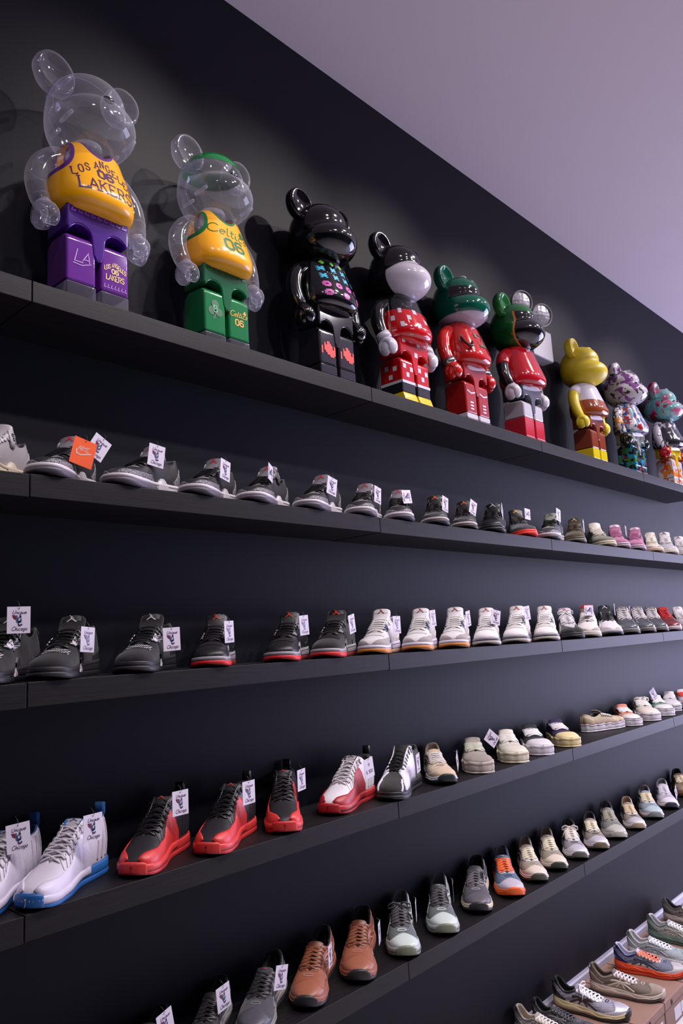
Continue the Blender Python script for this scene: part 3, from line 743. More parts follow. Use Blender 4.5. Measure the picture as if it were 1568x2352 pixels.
CW = {
    'cement3': ('mid', 'three', dict(upper=L(44, 42, 45), lining=S_(58, 54, 60), outsole=R_(70, 66, 74), midsole=T_(196, 188, 198), tongue=L(120, 114, 122), laces=T_(24, 23, 26), elephant=('elephant', (128, 122, 130), (46, 44, 48)), piping=T_(150, 143, 155), flap=L(34, 32, 35), hole=T_(205, 200, 205), rand=T_(210, 203, 208), cup=R_(86, 80, 90), wedge=T_(186, 180, 186), bar=L(150, 144, 150), mark=(200, 40, 40))),
    
    'white3': ('mid', 'three', dict(upper=L(150, 143, 146), lining=L(96, 90, 100), outsole=R_(36, 92, 160), midsole=T_(190, 176, 158), tongue=L(170, 164, 168), laces=T_(180, 176, 180), elephant=('leather', (150, 142, 140)), piping=T_(176, 170, 170), flap=L(165, 158, 160), hole=T_(30, 60, 100), rand=T_(196, 180, 160), cup=R_(190, 172, 150), wedge=T_(190, 176, 158), bar=L(150, 144, 150))),
    'fear3': ('mid', 'three', dict(upper=S_(46, 45, 48), lining=S_(32, 30, 34), outsole=R_(34, 33, 36), midsole=T_(150, 140, 140), tongue=L(32, 30, 32), laces=T_(22, 21, 24), elephant=('elephant', (62, 62, 66), (32, 32, 35)), piping=T_(30, 28, 31), flap=L(28, 27, 29), hole=T_(225, 95, 50), rand=T_(186, 172, 170), cup=R_(44, 42, 46), wedge=T_(60, 58, 60), bar=L(52, 50, 54), mark=(232, 110, 60))),
    'black3': ('mid', 'three', dict(upper=L(22, 22, 26), lining=S_(20, 20, 23), outsole=R_(20, 21, 26), midsole=T_(26, 27, 34), tongue=L(18, 18, 20), laces=T_(16, 16, 18), elephant=('leather', (20, 20, 24)), piping=T_(20, 20, 22), flap=L(18, 18, 20), hole=T_(30, 30, 32), rand=T_(30, 32, 40), cup=R_(22, 24, 32), wedge=T_(24, 24, 28), bar=L(20, 20, 22), mark=(190, 190, 198))),
    'green3': ('mid', 'three', dict(upper=L(60, 58, 64), lining=S_(60, 58, 62), outsole=R_(74, 74, 74), midsole=T_(190, 180, 192), tongue=L(128, 128, 122), laces=T_(20, 22, 22), elephant=('elephant', (130, 124, 128), (60, 58, 60)), piping=T_(36, 40, 38), flap=L(28, 34, 30), hole=T_(120, 190, 180), rand=T_(206, 192, 206), cup=R_(84, 80, 84), wedge=T_(190, 186, 190), bar=L(170, 168, 160), mark=(40, 110, 50))),
    'cream3': ('mid', 'three', dict(upper=L(200, 188, 174), lining=L(180, 170, 160), outsole=R_(150, 120, 96), midsole=T_(214, 200, 190), tongue=L(196, 186, 174), laces=T_(214, 204, 190), elephant=('suede', (160, 148, 136)), piping=T_(200, 190, 180), flap=L(204, 194, 182), hole=T_(180, 170, 160), rand=T_(218, 206, 196), cup=R_(170, 140, 112), wedge=T_(214, 204, 194), bar=L(190, 180, 170))),
    'infra': ('mid', 'five', dict(upper=S_(58, 55, 60), lining=S_(24, 23, 26), outsole=R_(216, 52, 36), midsole=R_(216, 54, 38), tongue=L(24, 23, 25), laces=T_(28, 26, 28), toe=S_(60, 57, 62), over=S_(48, 46, 50), toerubber=R_(222, 50, 34), spike=T_(220, 60, 50), mark=(226, 170, 60), name='basketball_sneaker')),
    'olive5': ('mid', 'five', dict(upper=S_(64, 54, 36), lining=S_(40, 34, 26), outsole=R_(88, 86, 78), midsole=R_(70, 64, 50), tongue=S_(50, 42, 28), laces=T_(66, 54, 36), toe=S_(70, 58, 38), toerubber=R_(100, 98, 90), spike=T_(210, 196, 196), mark=(220, 190, 150), name='basketball_sneaker')),
    'olive4': ('mid', 'four', four(S_(112, 108, 96), T_(196, 184, 158), R_(170, 160, 136), T_(200, 192, 180), R_(168, 160, 140), lining=S_(60, 58, 56), tongue=T_(190, 182, 172), wing=T_(50, 52, 52), groove=T_(150, 142, 124), gem=T_(120, 116, 104))),
    'mauve4': ('mid', 'four', four(S_(158, 98, 128), T_(170, 156, 170), R_(128, 112, 124), T_(158, 90, 126), R_(150, 132, 140), lining=S_(110, 62, 92), groove=T_(44, 36, 46), tongue_patch=(206, 190, 204), mark=(176, 128, 160), wing=T_(84, 54, 76), gem=T_(190, 180, 190))),
    'white5': ('mid', 'five', dict(upper=L(168, 162, 168), lining=S_(120, 118, 122), outsole=R_(170, 162, 160), midsole=R_(190, 182, 178), tongue=L(196, 188, 192), laces=T_(200, 194, 196), toe=L(176, 170, 170), over=S_(90, 98, 104), toerubber=R_(184, 172, 162), spike=T_(130, 130, 134), mark=(40, 40, 60), name='basketball_sneaker')),
    'cat4': ('mid', 'four', four(S_(20, 19, 22), R_(36, 34, 39), R_(20, 20, 23), T_(18, 18, 20), R_(40, 39, 44), net=('net', (28, 27, 30), (205, 198, 208)), tongue=S_(20, 19, 21), tongue_patch=(48, 50, 50), patch_w=.72, mark=(210, 198, 196), gem=T_(172, 164, 172), wing=T_(198, 190, 198), heel=R_(40, 38, 44), heeltab=T_(24, 24, 26), stay=T_(34, 33, 37), groove=T_(30, 29, 33), pods=1)),
    'bredleather4': ('mid', 'four', four(L(29, 28, 30), T_(150, 145, 152), R_(120, 40, 40), T_(16, 15, 18), R_(206, 26, 26), lining=S_(52, 50, 54), net=('net', (34, 33, 35), (48, 46, 49)), tongue=L(50, 48, 50), tongue_patch=(30, 29, 31), mark=(214, 60, 50), gem=T_(34, 33, 38), wing=T_(148, 142, 150), heeltab=T_(24, 24, 26), stay=T_(120, 116, 122))),
    'bredsuede4': ('mid', 'four', four(S_(25, 24, 25), T_(154, 149, 154), R_(120, 40, 40), T_(16, 15, 17), R_(206, 26, 26), net=('net', (30, 29, 31), (46, 44, 46)), tongue=S_(32, 31, 32), tongue_patch=(30, 29, 31), mark=(224, 62, 48), gem=T_(56, 54, 60), wing=T_(160, 154, 160), heeltab=T_(24, 24, 26), stay=T_(40, 39, 42))),
    'navy4': ('mid', 'four', four(L(206, 200, 202), T_(208, 200, 216), R_(170, 140, 120), T_(206, 202, 198), R_(200, 122, 40), lining=L(190, 184, 190), net=('net', (206, 202, 200), (170, 166, 166)), tongue_patch=(212, 206, 204), mark=(124, 20, 24), gem=T_(38, 48, 84), wing=T_(28, 52, 96), toe=S_(150, 142, 140), toe_v=.52, heeltab=T_(36, 60, 104), stay=T_(206, 202, 200), groove=T_(110, 104, 118))),
    'white4': ('mid', 'four', four(L(214, 208, 208), T_(112, 110, 118), R_(150, 140, 136), T_(214, 210, 208), R_(176, 168, 160), lining=L(150, 146, 152), net=('net', (206, 202, 198), (160, 156, 152)), tongue_patch=(216, 210, 208), mark=(176, 30, 30), gem=T_(120, 118, 128), wing=T_(34, 40, 46), heeltab=T_(34, 34, 38), stay=T_(200, 196, 196), groove=T_(40, 40, 46))),
    'grape5': ('mid', 'five', dict(upper=L(180, 174, 178), lining=S_(50, 48, 52), outsole=R_(30, 30, 34), midsole=R_(34, 34, 38), tongue=L(170, 164, 168), laces=T_(206, 200, 204), toe=S_(28, 28, 30), toe_v=.9, over=L(176, 170, 174), heel=L(40, 40, 42), toerubber=R_(32, 33, 38), mark=(180, 40, 40), name='basketball_sneaker')),
    'red7': ('mid', 'seven', dict(upper=L(206, 198, 196), lining=S_(60, 56, 60), outsole=R_(190, 180, 172), midsole=R_(200, 192, 186), tongue=S_(112, 96, 98), laces=T_(212, 204, 200), toe=S_(168, 160, 150), over=L(206, 200, 200), toerubber=R_(160, 152, 144), spike=T_(214, 60, 60), tongue_patch=(184, 34, 30), name='basketball_sneaker')),
    'black7': ('mid', 'seven', dict(upper=L(206, 200, 206), lining=S_(34, 34, 38), outsole=R_(30, 40, 44), midsole=R_(176, 170, 176), tongue=S_(30, 30, 34), laces=T_(30, 32, 38), toe=L(188, 180, 180), over=L(206, 200, 208), toerubber=R_(34, 44, 48), spike=T_(120, 118, 140), mark=(190, 190, 200), name='basketball_sneaker')),
    'grey11': ('high', 'eleven', dict(upper=S_(112, 108, 112), lining=S_(96, 92, 96), outsole=R_(70, 66, 64), midsole=T_(120, 114, 112), tongue=S_(104, 100, 104), laces=T_(196, 190, 192), patent=('patent', (90, 92, 98)), name='basketball_sneaker')),
    'red11': ('high', 'eleven', dict(upper=S_(170, 20, 22), lining=S_(150, 18, 20), outsole=R_(150, 138, 138), midsole=T_(196, 184, 190), tongue=S_(176, 22, 24), laces=T_(166, 20, 22), patent=('patent', (120, 60, 64)), name='basketball_sneaker')),
    'white12': ('high', 'twelve', dict(upper=L(196, 188, 200), lining=S_(24, 84, 140), outsole=R_(30, 92, 160), midsole=R_(32, 96, 164), tongue=L(176, 170, 180), laces=T_(196, 190, 196), guard=L(204, 196, 212), fox=L(200, 192, 208), stitch=T_(130, 124, 134), rib=L(180, 172, 184), ring=('metal', (190, 190, 190)), bumper=R_(24, 84, 146), tip=T_(190, 186, 200), tab=S_(36, 100, 160), mark=(28, 70, 120), round=1, lace_w=.0085, name='high_top_sneaker')),
    'flu12': ('high', 'twelve', dict(upper=L(38, 36, 40), lining=S_(20, 19, 21), outsole=R_(190, 44, 44), midsole=R_(196, 48, 46), tongue=L(34, 33, 35), laces=T_(20, 19, 21), guard=L(200, 52, 50), fox=L(204, 58, 56), stitch=T_(30, 28, 30), rib=L(34, 32, 36), ring=('metal', (60, 60, 64)), bumper=R_(190, 46, 44), tip=T_(120, 20, 22), tab=T_(20, 20, 21), mark=(190, 70, 60), name='high_top_sneaker')),
    'cherry12': ('high', 'twelve', dict(upper=L(212, 206, 212), lining=S_(24, 23, 27), outsole=R_(164, 34, 36), midsole=R_(168, 36, 38), tongue=L(160, 154, 160), laces=T_(206, 200, 204), guard=L(158, 38, 44), fox=L(170, 46, 50), stitch=T_(150, 145, 150), rib=L(200, 194, 202), ring=('metal', (190, 190, 190)), bumper=R_(160, 32, 36), tip=T_(100, 16, 20), tab=T_(22, 22, 24), mark=(30, 30, 34), round=1, lace_w=.0075, name='high_top_sneaker')),
    'black14': ('high', 'fourteen', dict(upper=S_(42, 40, 38), lining=S_(26, 25, 27), outsole=R_(34, 33, 34), midsole=R_(28, 27, 29), tongue=S_(26, 25, 27), laces=T_(20, 20, 22), panel=T_(210, 204, 216), shroud=('mesh', (30, 28, 31), (16, 15, 17)), round=0, name='high_top_sneaker')),
}


def run(up, mid, out, lace, cap, stay, counter, logo, wave=None, bumper=None, **k):
    d = dict(upper=up, lining=k.pop('lining', S_(70, 68, 72)), outsole=out, midsole=mid, tongue=k.pop('tongue', up), laces=lace, cap=cap, stay=stay, counter=counter, logo=logo, wave=wave or mid, bumper=bumper or out, name='running_sneaker', lace_w=.0072)
    d.update(k); return ('runner', 'runner', d)


def wavy(up, sole, lace, cap, **k):
    d = dict(upper=up, lining=k.pop('lining', S_(90, 86, 88)), outsole=k.pop('outsole', sole), midsole=sole, tongue=k.pop('tongue', up), laces=lace, cap=cap, name='canvas_sneaker', lace_w=k.pop('lace_w', .0105), cross=k.pop('cross', False), lace_th=.0022)
    d.update(k); return ('canvas', 'wavy', d)


def msh(a, b): return ('mesh', a, b)


CW.update({
    'beige_runner': run(S_(186, 166, 140), T_(206, 200, 206), R_(30, 42, 40), T_(200, 194, 192), S_(190, 168, 142), S_(178, 160, 136), S_(170, 152, 130), T_(140, 130, 120), T_(210, 206, 212), R_(28, 40, 38), lining=S_(150, 136, 122), lace_w=.009, cross=False),
    'grey_wavy': wavy(S_(140, 132, 122), R_(170, 160, 150), T_(176, 176, 158), S_(140, 130, 122), cross=True, stay=S_(130, 122, 114), eye=T_(200, 196, 190)),
    'cream_wavy': wavy(L(192, 186, 176), R_(196, 186, 164), T_(204, 200, 194), L(198, 190, 178), cross=True, lining=S_(150, 142, 130)),
    'black_wavy': wavy(('canvas', (34, 36, 42)), R_(190, 184, 192), T_(212, 208, 212), R_(196, 190, 196), lining=S_(60, 60, 64)),
    'purple_wavy': wavy(('canvas', (44, 30, 70)), R_(198, 180, 132), T_(206, 200, 204), R_(204, 186, 140), lining=S_(50, 40, 60)),
    'beige_wavy': wavy(('canvas', (178, 162, 138)), R_(200, 194, 200), T_(208, 202, 198), ('canvas', (196, 178, 148)), line=R_(120, 50, 44), cross=True),
    'peach_wavy': wavy(('canvas', (196, 128, 108)), R_(206, 200, 208), T_(212, 206, 206), R_(206, 198, 196), line=R_(36, 40, 60), cross=True, heel=S_(170, 90, 80), lining=S_(150, 80, 76)),
    'white_wavy': wavy(L(196, 188, 180), R_(200, 194, 200), T_(210, 204, 200), L(206, 196, 186), cross=True),
    'green_wavy': wavy(('canvas', (92, 130, 114)), R_(206, 200, 208), T_(214, 208, 208), R_(204, 200, 200), line=R_(34, 42, 60), cross=True, tongue=L(196, 192, 192)),
    'plain_wavy': wavy(L(196, 190, 196), R_(196, 190, 200), T_(204, 198, 204), L(200, 194, 200), cross=True, lining=S_(110, 110, 124)),
    'red_wavy': wavy(L(190, 182, 190), R_(196, 190, 198), T_(200, 60, 50), L(196, 190, 198), cross=True),
    'black_runner': run(msh((52, 50, 52), (26, 25, 27)), R_(120, 118, 120), R_(30, 30, 32), T_(34, 32, 34), S_(50, 50, 54), S_(46, 45, 48), T_(28, 28, 30), T_(120, 118, 124), R_(126, 124, 122), logo_='N', lining=S_(16, 16, 18)),
    'grey_runner': run(S_(62, 62, 66), R_(120, 116, 114), R_(40, 40, 42), T_(40, 38, 40), L(74, 74, 80), S_(58, 56, 58), T_(60, 58, 56), T_(116, 114, 122), T_(140, 136, 130), lining=S_(18, 18, 20), mark=(180, 50, 50)),
    'brown_runner': run(L(142, 84, 62), R_(140, 84, 64), R_(34, 32, 33), T_(124, 70, 48), L(146, 88, 66), L(134, 78, 58), L(132, 76, 56), T_(170, 120, 110), R_(138, 82, 62), R_(34, 32, 33), lining=S_(30, 30, 36), tongue=L(110, 62, 44)),
    'mint_runner': run(msh((112, 120, 120), (72, 78, 80)), T_(168, 176, 168), R_(128, 132, 118), T_(66, 62, 66), L(186, 196, 190), L(60, 56, 60), ('silver', (190, 192, 196)), T_(206, 208, 210), T_(88, 80, 84), R_(116, 122, 104), lining=S_(96, 104, 108), mark=(190, 196, 196), tongue=msh((90, 96, 98), (60, 64, 66))),
    'steel_runner': run(msh((86, 82, 88), (66, 62, 68)), T_(196, 184, 160), R_(44, 38, 42), T_(100, 94, 100), L(88, 84, 90), L(96, 92, 98), L(80, 76, 82), ('silver', (180, 178, 190)), T_(202, 190, 166), R_(40, 36, 38), lining=S_(24, 24, 28)),
    'orange_runner': run(msh((104, 122, 142), (66, 80, 100)), R_(216, 92, 34), R_(214, 88, 30), T_(226, 92, 40), L(176, 168, 180), L(190, 180, 186), S_(84, 100, 124), T_(60, 74, 96), R_(218, 92, 36), R_(220, 92, 32), lining=S_(110, 110, 120), mark=(190, 184, 190)),
    'cream_runner': run(msh((186, 172, 154), (120, 108, 96)), T_(206, 188, 178), R_(70, 72, 62), T_(206, 196, 172), L(206, 190, 178), ('silver', (200, 196, 206)), ('silver', (160, 156, 160)), ('silver', (196, 192, 200)), T_(204, 186, 174), R_(74, 76, 66), lining=S_(150, 140, 126)),
    'cream_runner2': run(msh((180, 168, 148), (110, 104, 92)), T_(208, 194, 182), R_(56, 60, 52), T_(206, 196, 170), L(204, 190, 174), L(196, 186, 170), ('silver', (140, 142, 140)), ('silver', (196, 192, 198)), T_(206, 190, 178), R_(54, 60, 50), lining=S_(140, 132, 120), mark=(180, 176, 170)),
    'silver_runner': run(msh((176, 170, 176), (96, 90, 98)), T_(206, 194, 196), R_(80, 78, 72), T_(214, 206, 196), ('silver', (206, 202, 212)), ('silver', (196, 192, 202)), ('silver', (90, 88, 96)), T_(60, 58, 62), T_(206, 196, 200), R_(90, 88, 80), lining=S_(60, 58, 64)),
    'silver_runner2': run(msh((176, 164, 150), (90, 82, 78)), T_(206, 192, 190), R_(100, 88, 66), T_(212, 200, 176), ('silver', (206, 200, 208)), ('silver', (120, 116, 124)), T_(44, 40, 44), T_(60, 56, 60), T_(206, 194, 196), R_(104, 92, 70), lining=S_(40, 38, 42)),
    'stone_runner': run(msh((134, 132, 126), (98, 96, 92)), L(166, 164, 156), R_(160, 158, 150), T_(148, 144, 130), L(168, 166, 160), L(128, 126, 120), S_(80, 82, 84), L(150, 148, 142), L(170, 168, 160), R_(170, 168, 158), lining=S_(84, 82, 82)),
    'sand_runner': run(msh((178, 160, 140), (90, 84, 82)), T_(208, 196, 196), R_(150, 134, 112), T_(200, 178, 146), ('silver', (206, 202, 210)), ('silver', (206, 202, 210)), ('silver', (150, 150, 158)), T_(60, 60, 66), T_(206, 192, 192), R_(156, 138, 114), lining=S_(150, 124, 98)),
    'blue_runner': run(msh((150, 162, 170), (106, 120, 130)), T_(210, 186, 182), R_(120, 126, 126), T_(206, 190, 158), L(164, 176, 184), ('silver', (190, 194, 206)), L(130, 142, 150), ('silver', (180, 186, 196)), T_(212, 188, 182), R_(120, 128, 126), lining=S_(110, 104, 106)),
    'white_runner': run(msh((196, 190, 200), (146, 142, 154)), T_(210, 190, 182), R_(40, 44, 60), T_(196, 190, 200), L(204, 198, 206), L(200, 194, 206), L(190, 186, 200), T_(170, 166, 180), T_(212, 194, 186), R_(44, 48, 62), lining=S_(120, 116, 122)),
    'tan_runner': run(S_(120, 98, 76), T_(130, 96, 66), R_(120, 82, 50), T_(200, 184, 156), S_(140, 118, 96), S_(90, 74, 60), S_(80, 66, 54), T_(90, 74, 60), T_(120, 84, 54), R_(124, 84, 52), lining=S_(60, 50, 48)),
    'taupe_runner': run(msh((118, 104, 92), (90, 78, 68)), T_(176, 160, 150), R_(70, 62, 60), T_(204, 196, 196), S_(140, 126, 112), S_(136, 122, 108), S_(130, 116, 102), T_(182, 168, 156), T_(184, 168, 156), R_(170, 156, 144), lining=S_(96, 84, 74)),
    'navy_runner': run(msh((128, 130, 150), (80, 82, 100)), R_(206, 66, 24), R_(200, 60, 22), T_(226, 96, 50), L(170, 164, 166), L(176, 170, 168), T_(24, 34, 92), T_(60, 66, 80), R_(204, 64, 26), R_(204, 64, 24), lining=S_(180, 178, 196), tongue=L(170, 164, 166)),
    'silverblack_runner': run(msh((180, 178, 192), (112, 108, 122)), T_(186, 172, 134), R_(40, 38, 40), T_(224, 220, 232), ('silver', (190, 186, 196)), ('silver', (206, 204, 214)), T_(36, 34, 38), T_(54, 44, 40), T_(192, 176, 138), R_(36, 34, 36), lining=S_(18, 18, 22), bow=True),
    'silvercream_runner': run(msh((176, 168, 160), (116, 108, 104)), T_(190, 180, 172), R_(120, 112, 104), T_(206, 200, 190), L(190, 176, 158), L(196, 184, 170), ('silver', (120, 118, 124)), ('silver', (90, 88, 92)), T_(190, 178, 166), lining=S_(186, 172, 156)),
    'ice_runner': run(msh((170, 178, 182), (130, 138, 144)), T_(180, 186, 190), R_(150, 156, 160), T_(214, 212, 218), L(160, 170, 176), L(170, 178, 184), L(180, 184, 186), T_(140, 150, 156), lining=S_(180, 176, 178)),
    'sage_runner': run(msh((168, 168, 160), (130, 130, 124)), T_(90, 110, 100), R_(70, 90, 82), T_(206, 206, 206), L(160, 160, 152), L(176, 174, 168), S_(84, 104, 96), T_(150, 148, 142), lining=S_(176, 172, 176)),
    'ash_runner': run(msh((132, 124, 120), (92, 86, 84)), T_(150, 142, 136), R_(90, 84, 80), T_(206, 200, 204), L(128, 118, 110), L(120, 112, 108), S_(70, 64, 66), T_(100, 94, 92), lining=S_(56, 52, 56)),
})


# ------------------------------------------------------------------ bear figures, 0.70 m tall, facing -Y
def smin(a, b, k):
    h = np.clip(.5 + .5 * (b - a) / k, 0, 1); return b + (a - b) * h - k * h * (1 - h)


def ell_sdf(p, c, r):
    q = (p - np.array(c)) / np.array(r); k0 = np.linalg.norm(q, axis=-1); k1 = np.linalg.norm(q / np.array(r), axis=-1); return k0 * (k0 - 1) / np.maximum(k1, 1e-6)


HC = np.array([0, 0.0, .556])      # centre of the head


def head_sdf(p):
    a = ell_sdf(p, (0, .012, .045), (.102, .102, .084)); b = ell_sdf(p, (0, -.014, -.032), (.114, .118, .073)); c = ell_sdf(p, (0, .03, .0), (.104, .095, .105))
    return smin(smin(a, c, .02), b, .012)


def head_surf(d):
    d = np.asarray(d, float); d = d / np.linalg.norm(d, axis=-1, keepdims=True); lo = np.zeros(d.shape[:-1]); hi = np.full(d.shape[:-1], .2)
    for _ in range(26):
        m = (lo + hi) / 2; inside = head_sdf(d * m[..., None]) < 0; lo = np.where(inside, m, lo); hi = np.where(inside, hi, m)
    return d * lo[..., None]


def hdir(az, el):      # az 0 = front (-Y), positive towards +X; el up, in degrees
    az, el = np.radians(az), np.radians(el); return np.stack([np.sin(az) * np.cos(el), -np.cos(az) * np.cos(el), np.sin(el)], -1)


TA = pchip([0, .03, .10, .25, .45, .70, .86, .95, 1], [.084, .099, .110, .113, .108, .096, .084, .068, .050])      # half width of the trunk
TF = pchip([0, .03, .09, .18, .32, .5, .7, .88, .95, 1], [.080, .100, .114, .117, .108, .094, .078, .064, .052, .038])  # front depth
TB = pchip([0, .05, .25, .6, 1], [.050, .066, .070, .062, .040]); TZ0, TZ1 = .262, .475
HY = .012


def trunk(th, t, off=0.0):
    """th 0 = front, pi = back; t 0..1 up"""
    t = np.asarray(t, float); th = np.asarray(th, float); a = TA(t) + off; f = TF(t) + off; bk = TB(t) + off; e = .78
    s = np.sign(np.sin(th)) * np.abs(np.sin(th)) ** e; c = np.sign(np.cos(th)) * np.abs(np.cos(th)) ** e
    lift = .018 * (1 - t) ** 4 * np.clip(np.cos(th), -1, 1) * 0
    return np.stack([a * s, HY - np.where(c > 0, f, bk) * c, TZ0 + (TZ1 - TZ0) * t + lift + 0 * th], -1)


def trunk_front(x, z, off=.0007):
    t = min(1, max(0, (z - TZ0) / (TZ1 - TZ0))); a = float(TA(t)); q = max(-.98, min(.98, x / a)); th = math.copysign(math.asin(abs(q) ** (1 / .78)), q)
    return tuple(trunk(th, t, off))


def leg_front(sx, y=-.0535):
    def fn(u, v): return (sx + u, y - .0012, v)
    return fn


CLR = ('clear', (200, 200, 210))


def bear(P):
    root = bpy.data.objects.new('bear_figure', None); COL.objects.link(root); root.empty_display_size = .1
    g = lambda k, d='body': mm(P.get(k, P[d]))
    # head
    n, m = 64, 44; az = np.linspace(-180, 180, n, endpoint=False); el = np.linspace(-89.9, 89.9, m); A, E = np.meshgrid(az, el, indexing='xy')
    head = MB().grid(head_surf(hdir(A, E)) + HC, cv=True).build('head', g('head'), root); head['_'] = 0; del head['_']
    # ears: thick discs with a dished front
    for sx in (1, -1):
        pr = []
        for r_, y_ in ((0, -.010), (.6, -.011), (.80, -.022), (.93, -.024), (1.0, -.012), (.99, .006), (.8, .020), (.45, .026), (0, .027)):
            pr.append((r_ * .053, y_))
        G = []
        for r_, y_ in pr: G.append([(r_ * math.cos(q) , y_, r_ * math.sin(q) * 1.12) for q in np.linspace(0, 2 * PI, 28, endpoint=False)])
        G = np.array(G); rot = np.array(Matrix.Rotation(sx * math.radians(35), 3, 'Y')); G = G @ rot.T + HC + np.array([sx * .098, .012, .101])
        e = MB().grid(G, cv=True).build('ear', g('ear', 'head'), root)
    if P['body'] == CLR:
        for sx in (1, -1):
            for (a_, e_) in ((62, 42), (50, -22), (118, 30), (122, -30)):
                p = head_surf(hdir(sx * a_, e_)); MB().tube([p * .99 + HC, p * .99 + HC + [0, (-.0 if a_ > 90 else .055) - (.055 if a_ > 90 else 0), 0]], .0055, 12).build('inner_post', mm(CLR), head)
        az = np.linspace(-180, 180, 64, endpoint=False); ring = [head_surf(hdir(sx_, e_)) * 1.002 + HC for sx_, e_ in [(90, v) for v in np.linspace(-88, 88, 26)] + [(-90, v) for v in np.linspace(88, -88, 26)]]
        MB().tube(ring, .0012, 5, close=True).build('head_seam', mm(CLR), head)
    # eyes and nose
    if P.get('eyes'):
        for sx in (1, -1):
            p = head_surf(hdir(sx * 27, 8)) + HC; MB().ell(p + [0, 0, .002], (.011, .005, .006), 14, 8, rot=Matrix.Rotation(sx * .45, 3, 'Z')).build('eye', mm(P['eyes']), root)
    if P.get('nose'):
        p = head_surf(hdir(0, 9)) + HC; MB().ell(p + [0, .001, 0], (.016, .007, .009), 16, 10).build('nose', mm(P['nose']), root)
    # trunk
    th = np.linspace(0, 2 * PI, 56, endpoint=False); t = sgrid(26, 0, 1); T, H = np.meshgrid(t, th, indexing='ij'); mb = MB().grid(trunk(H, T), cv=True, flip=True)
    cb = mb.n; mb.add([(0, HY - .01, TZ0 + .004), (0, HY, TZ1 + .004)], []); N_ = 56
    mb.f += [(cb, (j + 1) % N_, j) for j in range(N_)]; b0 = (len(t) - 1) * N_; mb.f += [(cb + 1, b0 + j, b0 + (j + 1) % N_) for j in range(N_)]
    tr = mb.build('torso', g('torso'), root)
    MB().tube([(0, HY, .46), (0, HY, .49)], .040, 24).build('neck', g('neck', 'torso'), root)
    # hips: band with a crotch web between two arches
    pf = [(-.088, .288), (.088, .288), (.088, .205)]
    pf += [(.088 - .0, .205)] + [(.050 + .030 * math.cos(a), .190 + .030 * math.sin(a)) for a in np.linspace(.35, 2.9, 9)] + [(.016, .150), (.008, .135), (-.008, .135), (-.016, .150)] + [(-.050 + .030 * math.cos(a), .190 + .030 * math.sin(a)) for a in np.linspace(.24, PI - .35, 9)] + [(-.088, .205)]
    out = []
    for p in pf:
        if not out or abs(p[0] - out[-1][0]) + abs(p[1] - out[-1][1]) > 1e-4: out.append(p)
    y0, y1 = HY - .062, HY + .044; nn = len(out); V = [(x, y0, z) for x, z in out] + [(x, y1, z) for x, z in out]
    hp = MB().add(V, [tuple(range(nn)), tuple(range(2 * nn - 1, nn - 1, -1))] + [(i, i + nn, (i + 1) % nn + nn, (i + 1) % nn) for i in range(nn)]).build('hips', g('hips'), root)
    bevel(hp, .009, 3)
    # legs
    for sx in (1, -1):
        cx = sx * .0475; hw = .0405
        prof = [(-.0535, .0)] + [(-.0535, P.get('shin', .062))] + [(-.0535 + .022 * (1 - math.cos(a)), .172 + .022 * math.sin(a)) for a in np.linspace(0, PI / 2, 6)] + [(.030, .197), (.052, .180), (.052, P.get('shin', .062)), (.052, 0)]
        sh = P.get('shin', .062)
        def slab(pr, nm, mat, bv=.005, hw=hw):
            k = len(pr); V = [(cx - hw, y + HY * .5, z) for y, z in pr] + [(cx + hw, y + HY * .5, z) for y, z in pr]
            o = MB().add(V, [tuple(range(k)), tuple(range(2 * k - 1, k - 1, -1))] + [(i, i + k, (i + 1) % k + k, (i + 1) % k) for i in range(k)]).build(nm, mat, root); return bevel(o, bv, 3)
        upper = [(-.0535, sh)] + prof[2:8] + [(.030, .197), (.052, .180), (.052, sh)]
        lo_ = [(-.0535, .0), (-.0535, sh - .0005), (.052, sh - .0005), (.052, 0)]
        slab(upper, 'leg', g('leg'), .007)
        if P.get('shin_clear'):
            slab([(-.0535, .0), (-.0535, sh - .0005), (.052, sh - .0005), (.052, 0)], 'shin', g('shin_m', 'leg'), .004)
            MB().ell((cx, HY * .5 - .004, .004), (.036, .047, .046), 24, 14).build('foot', mm(('metal', (78, 76, 70))), root)
        else:
            fz = P.get('foot_h', .026)
            slab([(-.0535, fz), (-.0535, sh - .0005), (.052, sh - .0005), (.052, fz)], 'shin', g('shin_m', 'leg'), .004)
            slab([(-.066, .0), (-.064, fz * .45), (-.0545, fz), (.052, fz), (.052, 0)], 'foot', g('foot', 'leg'), .004)
        if sx == 1: pass
    # arms and hands
    for sx in (1, -1):
        pa = np.array([(.060, .004, .425), (.085, .004, .425), (.118, .004, .400), (.140, .0, .362), (.146, -.008, .318), (.140, -.020, .276), (.134, -.028, .255)]); pa[:, 0] *= sx; pa[:, 1] += HY
        # smooth the path
        dd = np.linspace(0, 1, len(pa)); q = np.linspace(0, 1, 20); pth = np.stack([pchip(dd, pa[:, i])(q) if False else np.interp(q, dd, pa[:, i]) for i in range(3)], 1)
        for _ in range(3): pth[1:-1] = (pth[:-2] + 2 * pth[1:-1] + pth[2:]) / 4
        rr = np.interp(q, [0, .12, .5, .85, 1], [.024, .030, .029, .025, .022]); sp = P.get('sleeve', 1.0); ks = int(20 * sp)
        if sp < 1:
            MB().tube(pth[:ks + 1], rr[:ks + 1] + .0012, 16, up=(0, 1, 0)).build('sleeve', g('sleeve_m', 'arm'), root)
        MB().tube(pth if sp >= 1 else pth[max(0, ks - 1):], rr if sp >= 1 else rr[max(0, ks - 1):], 16, up=(0, 1, 0)).build('arm', g('arm'), root)
        w = pth[-1]
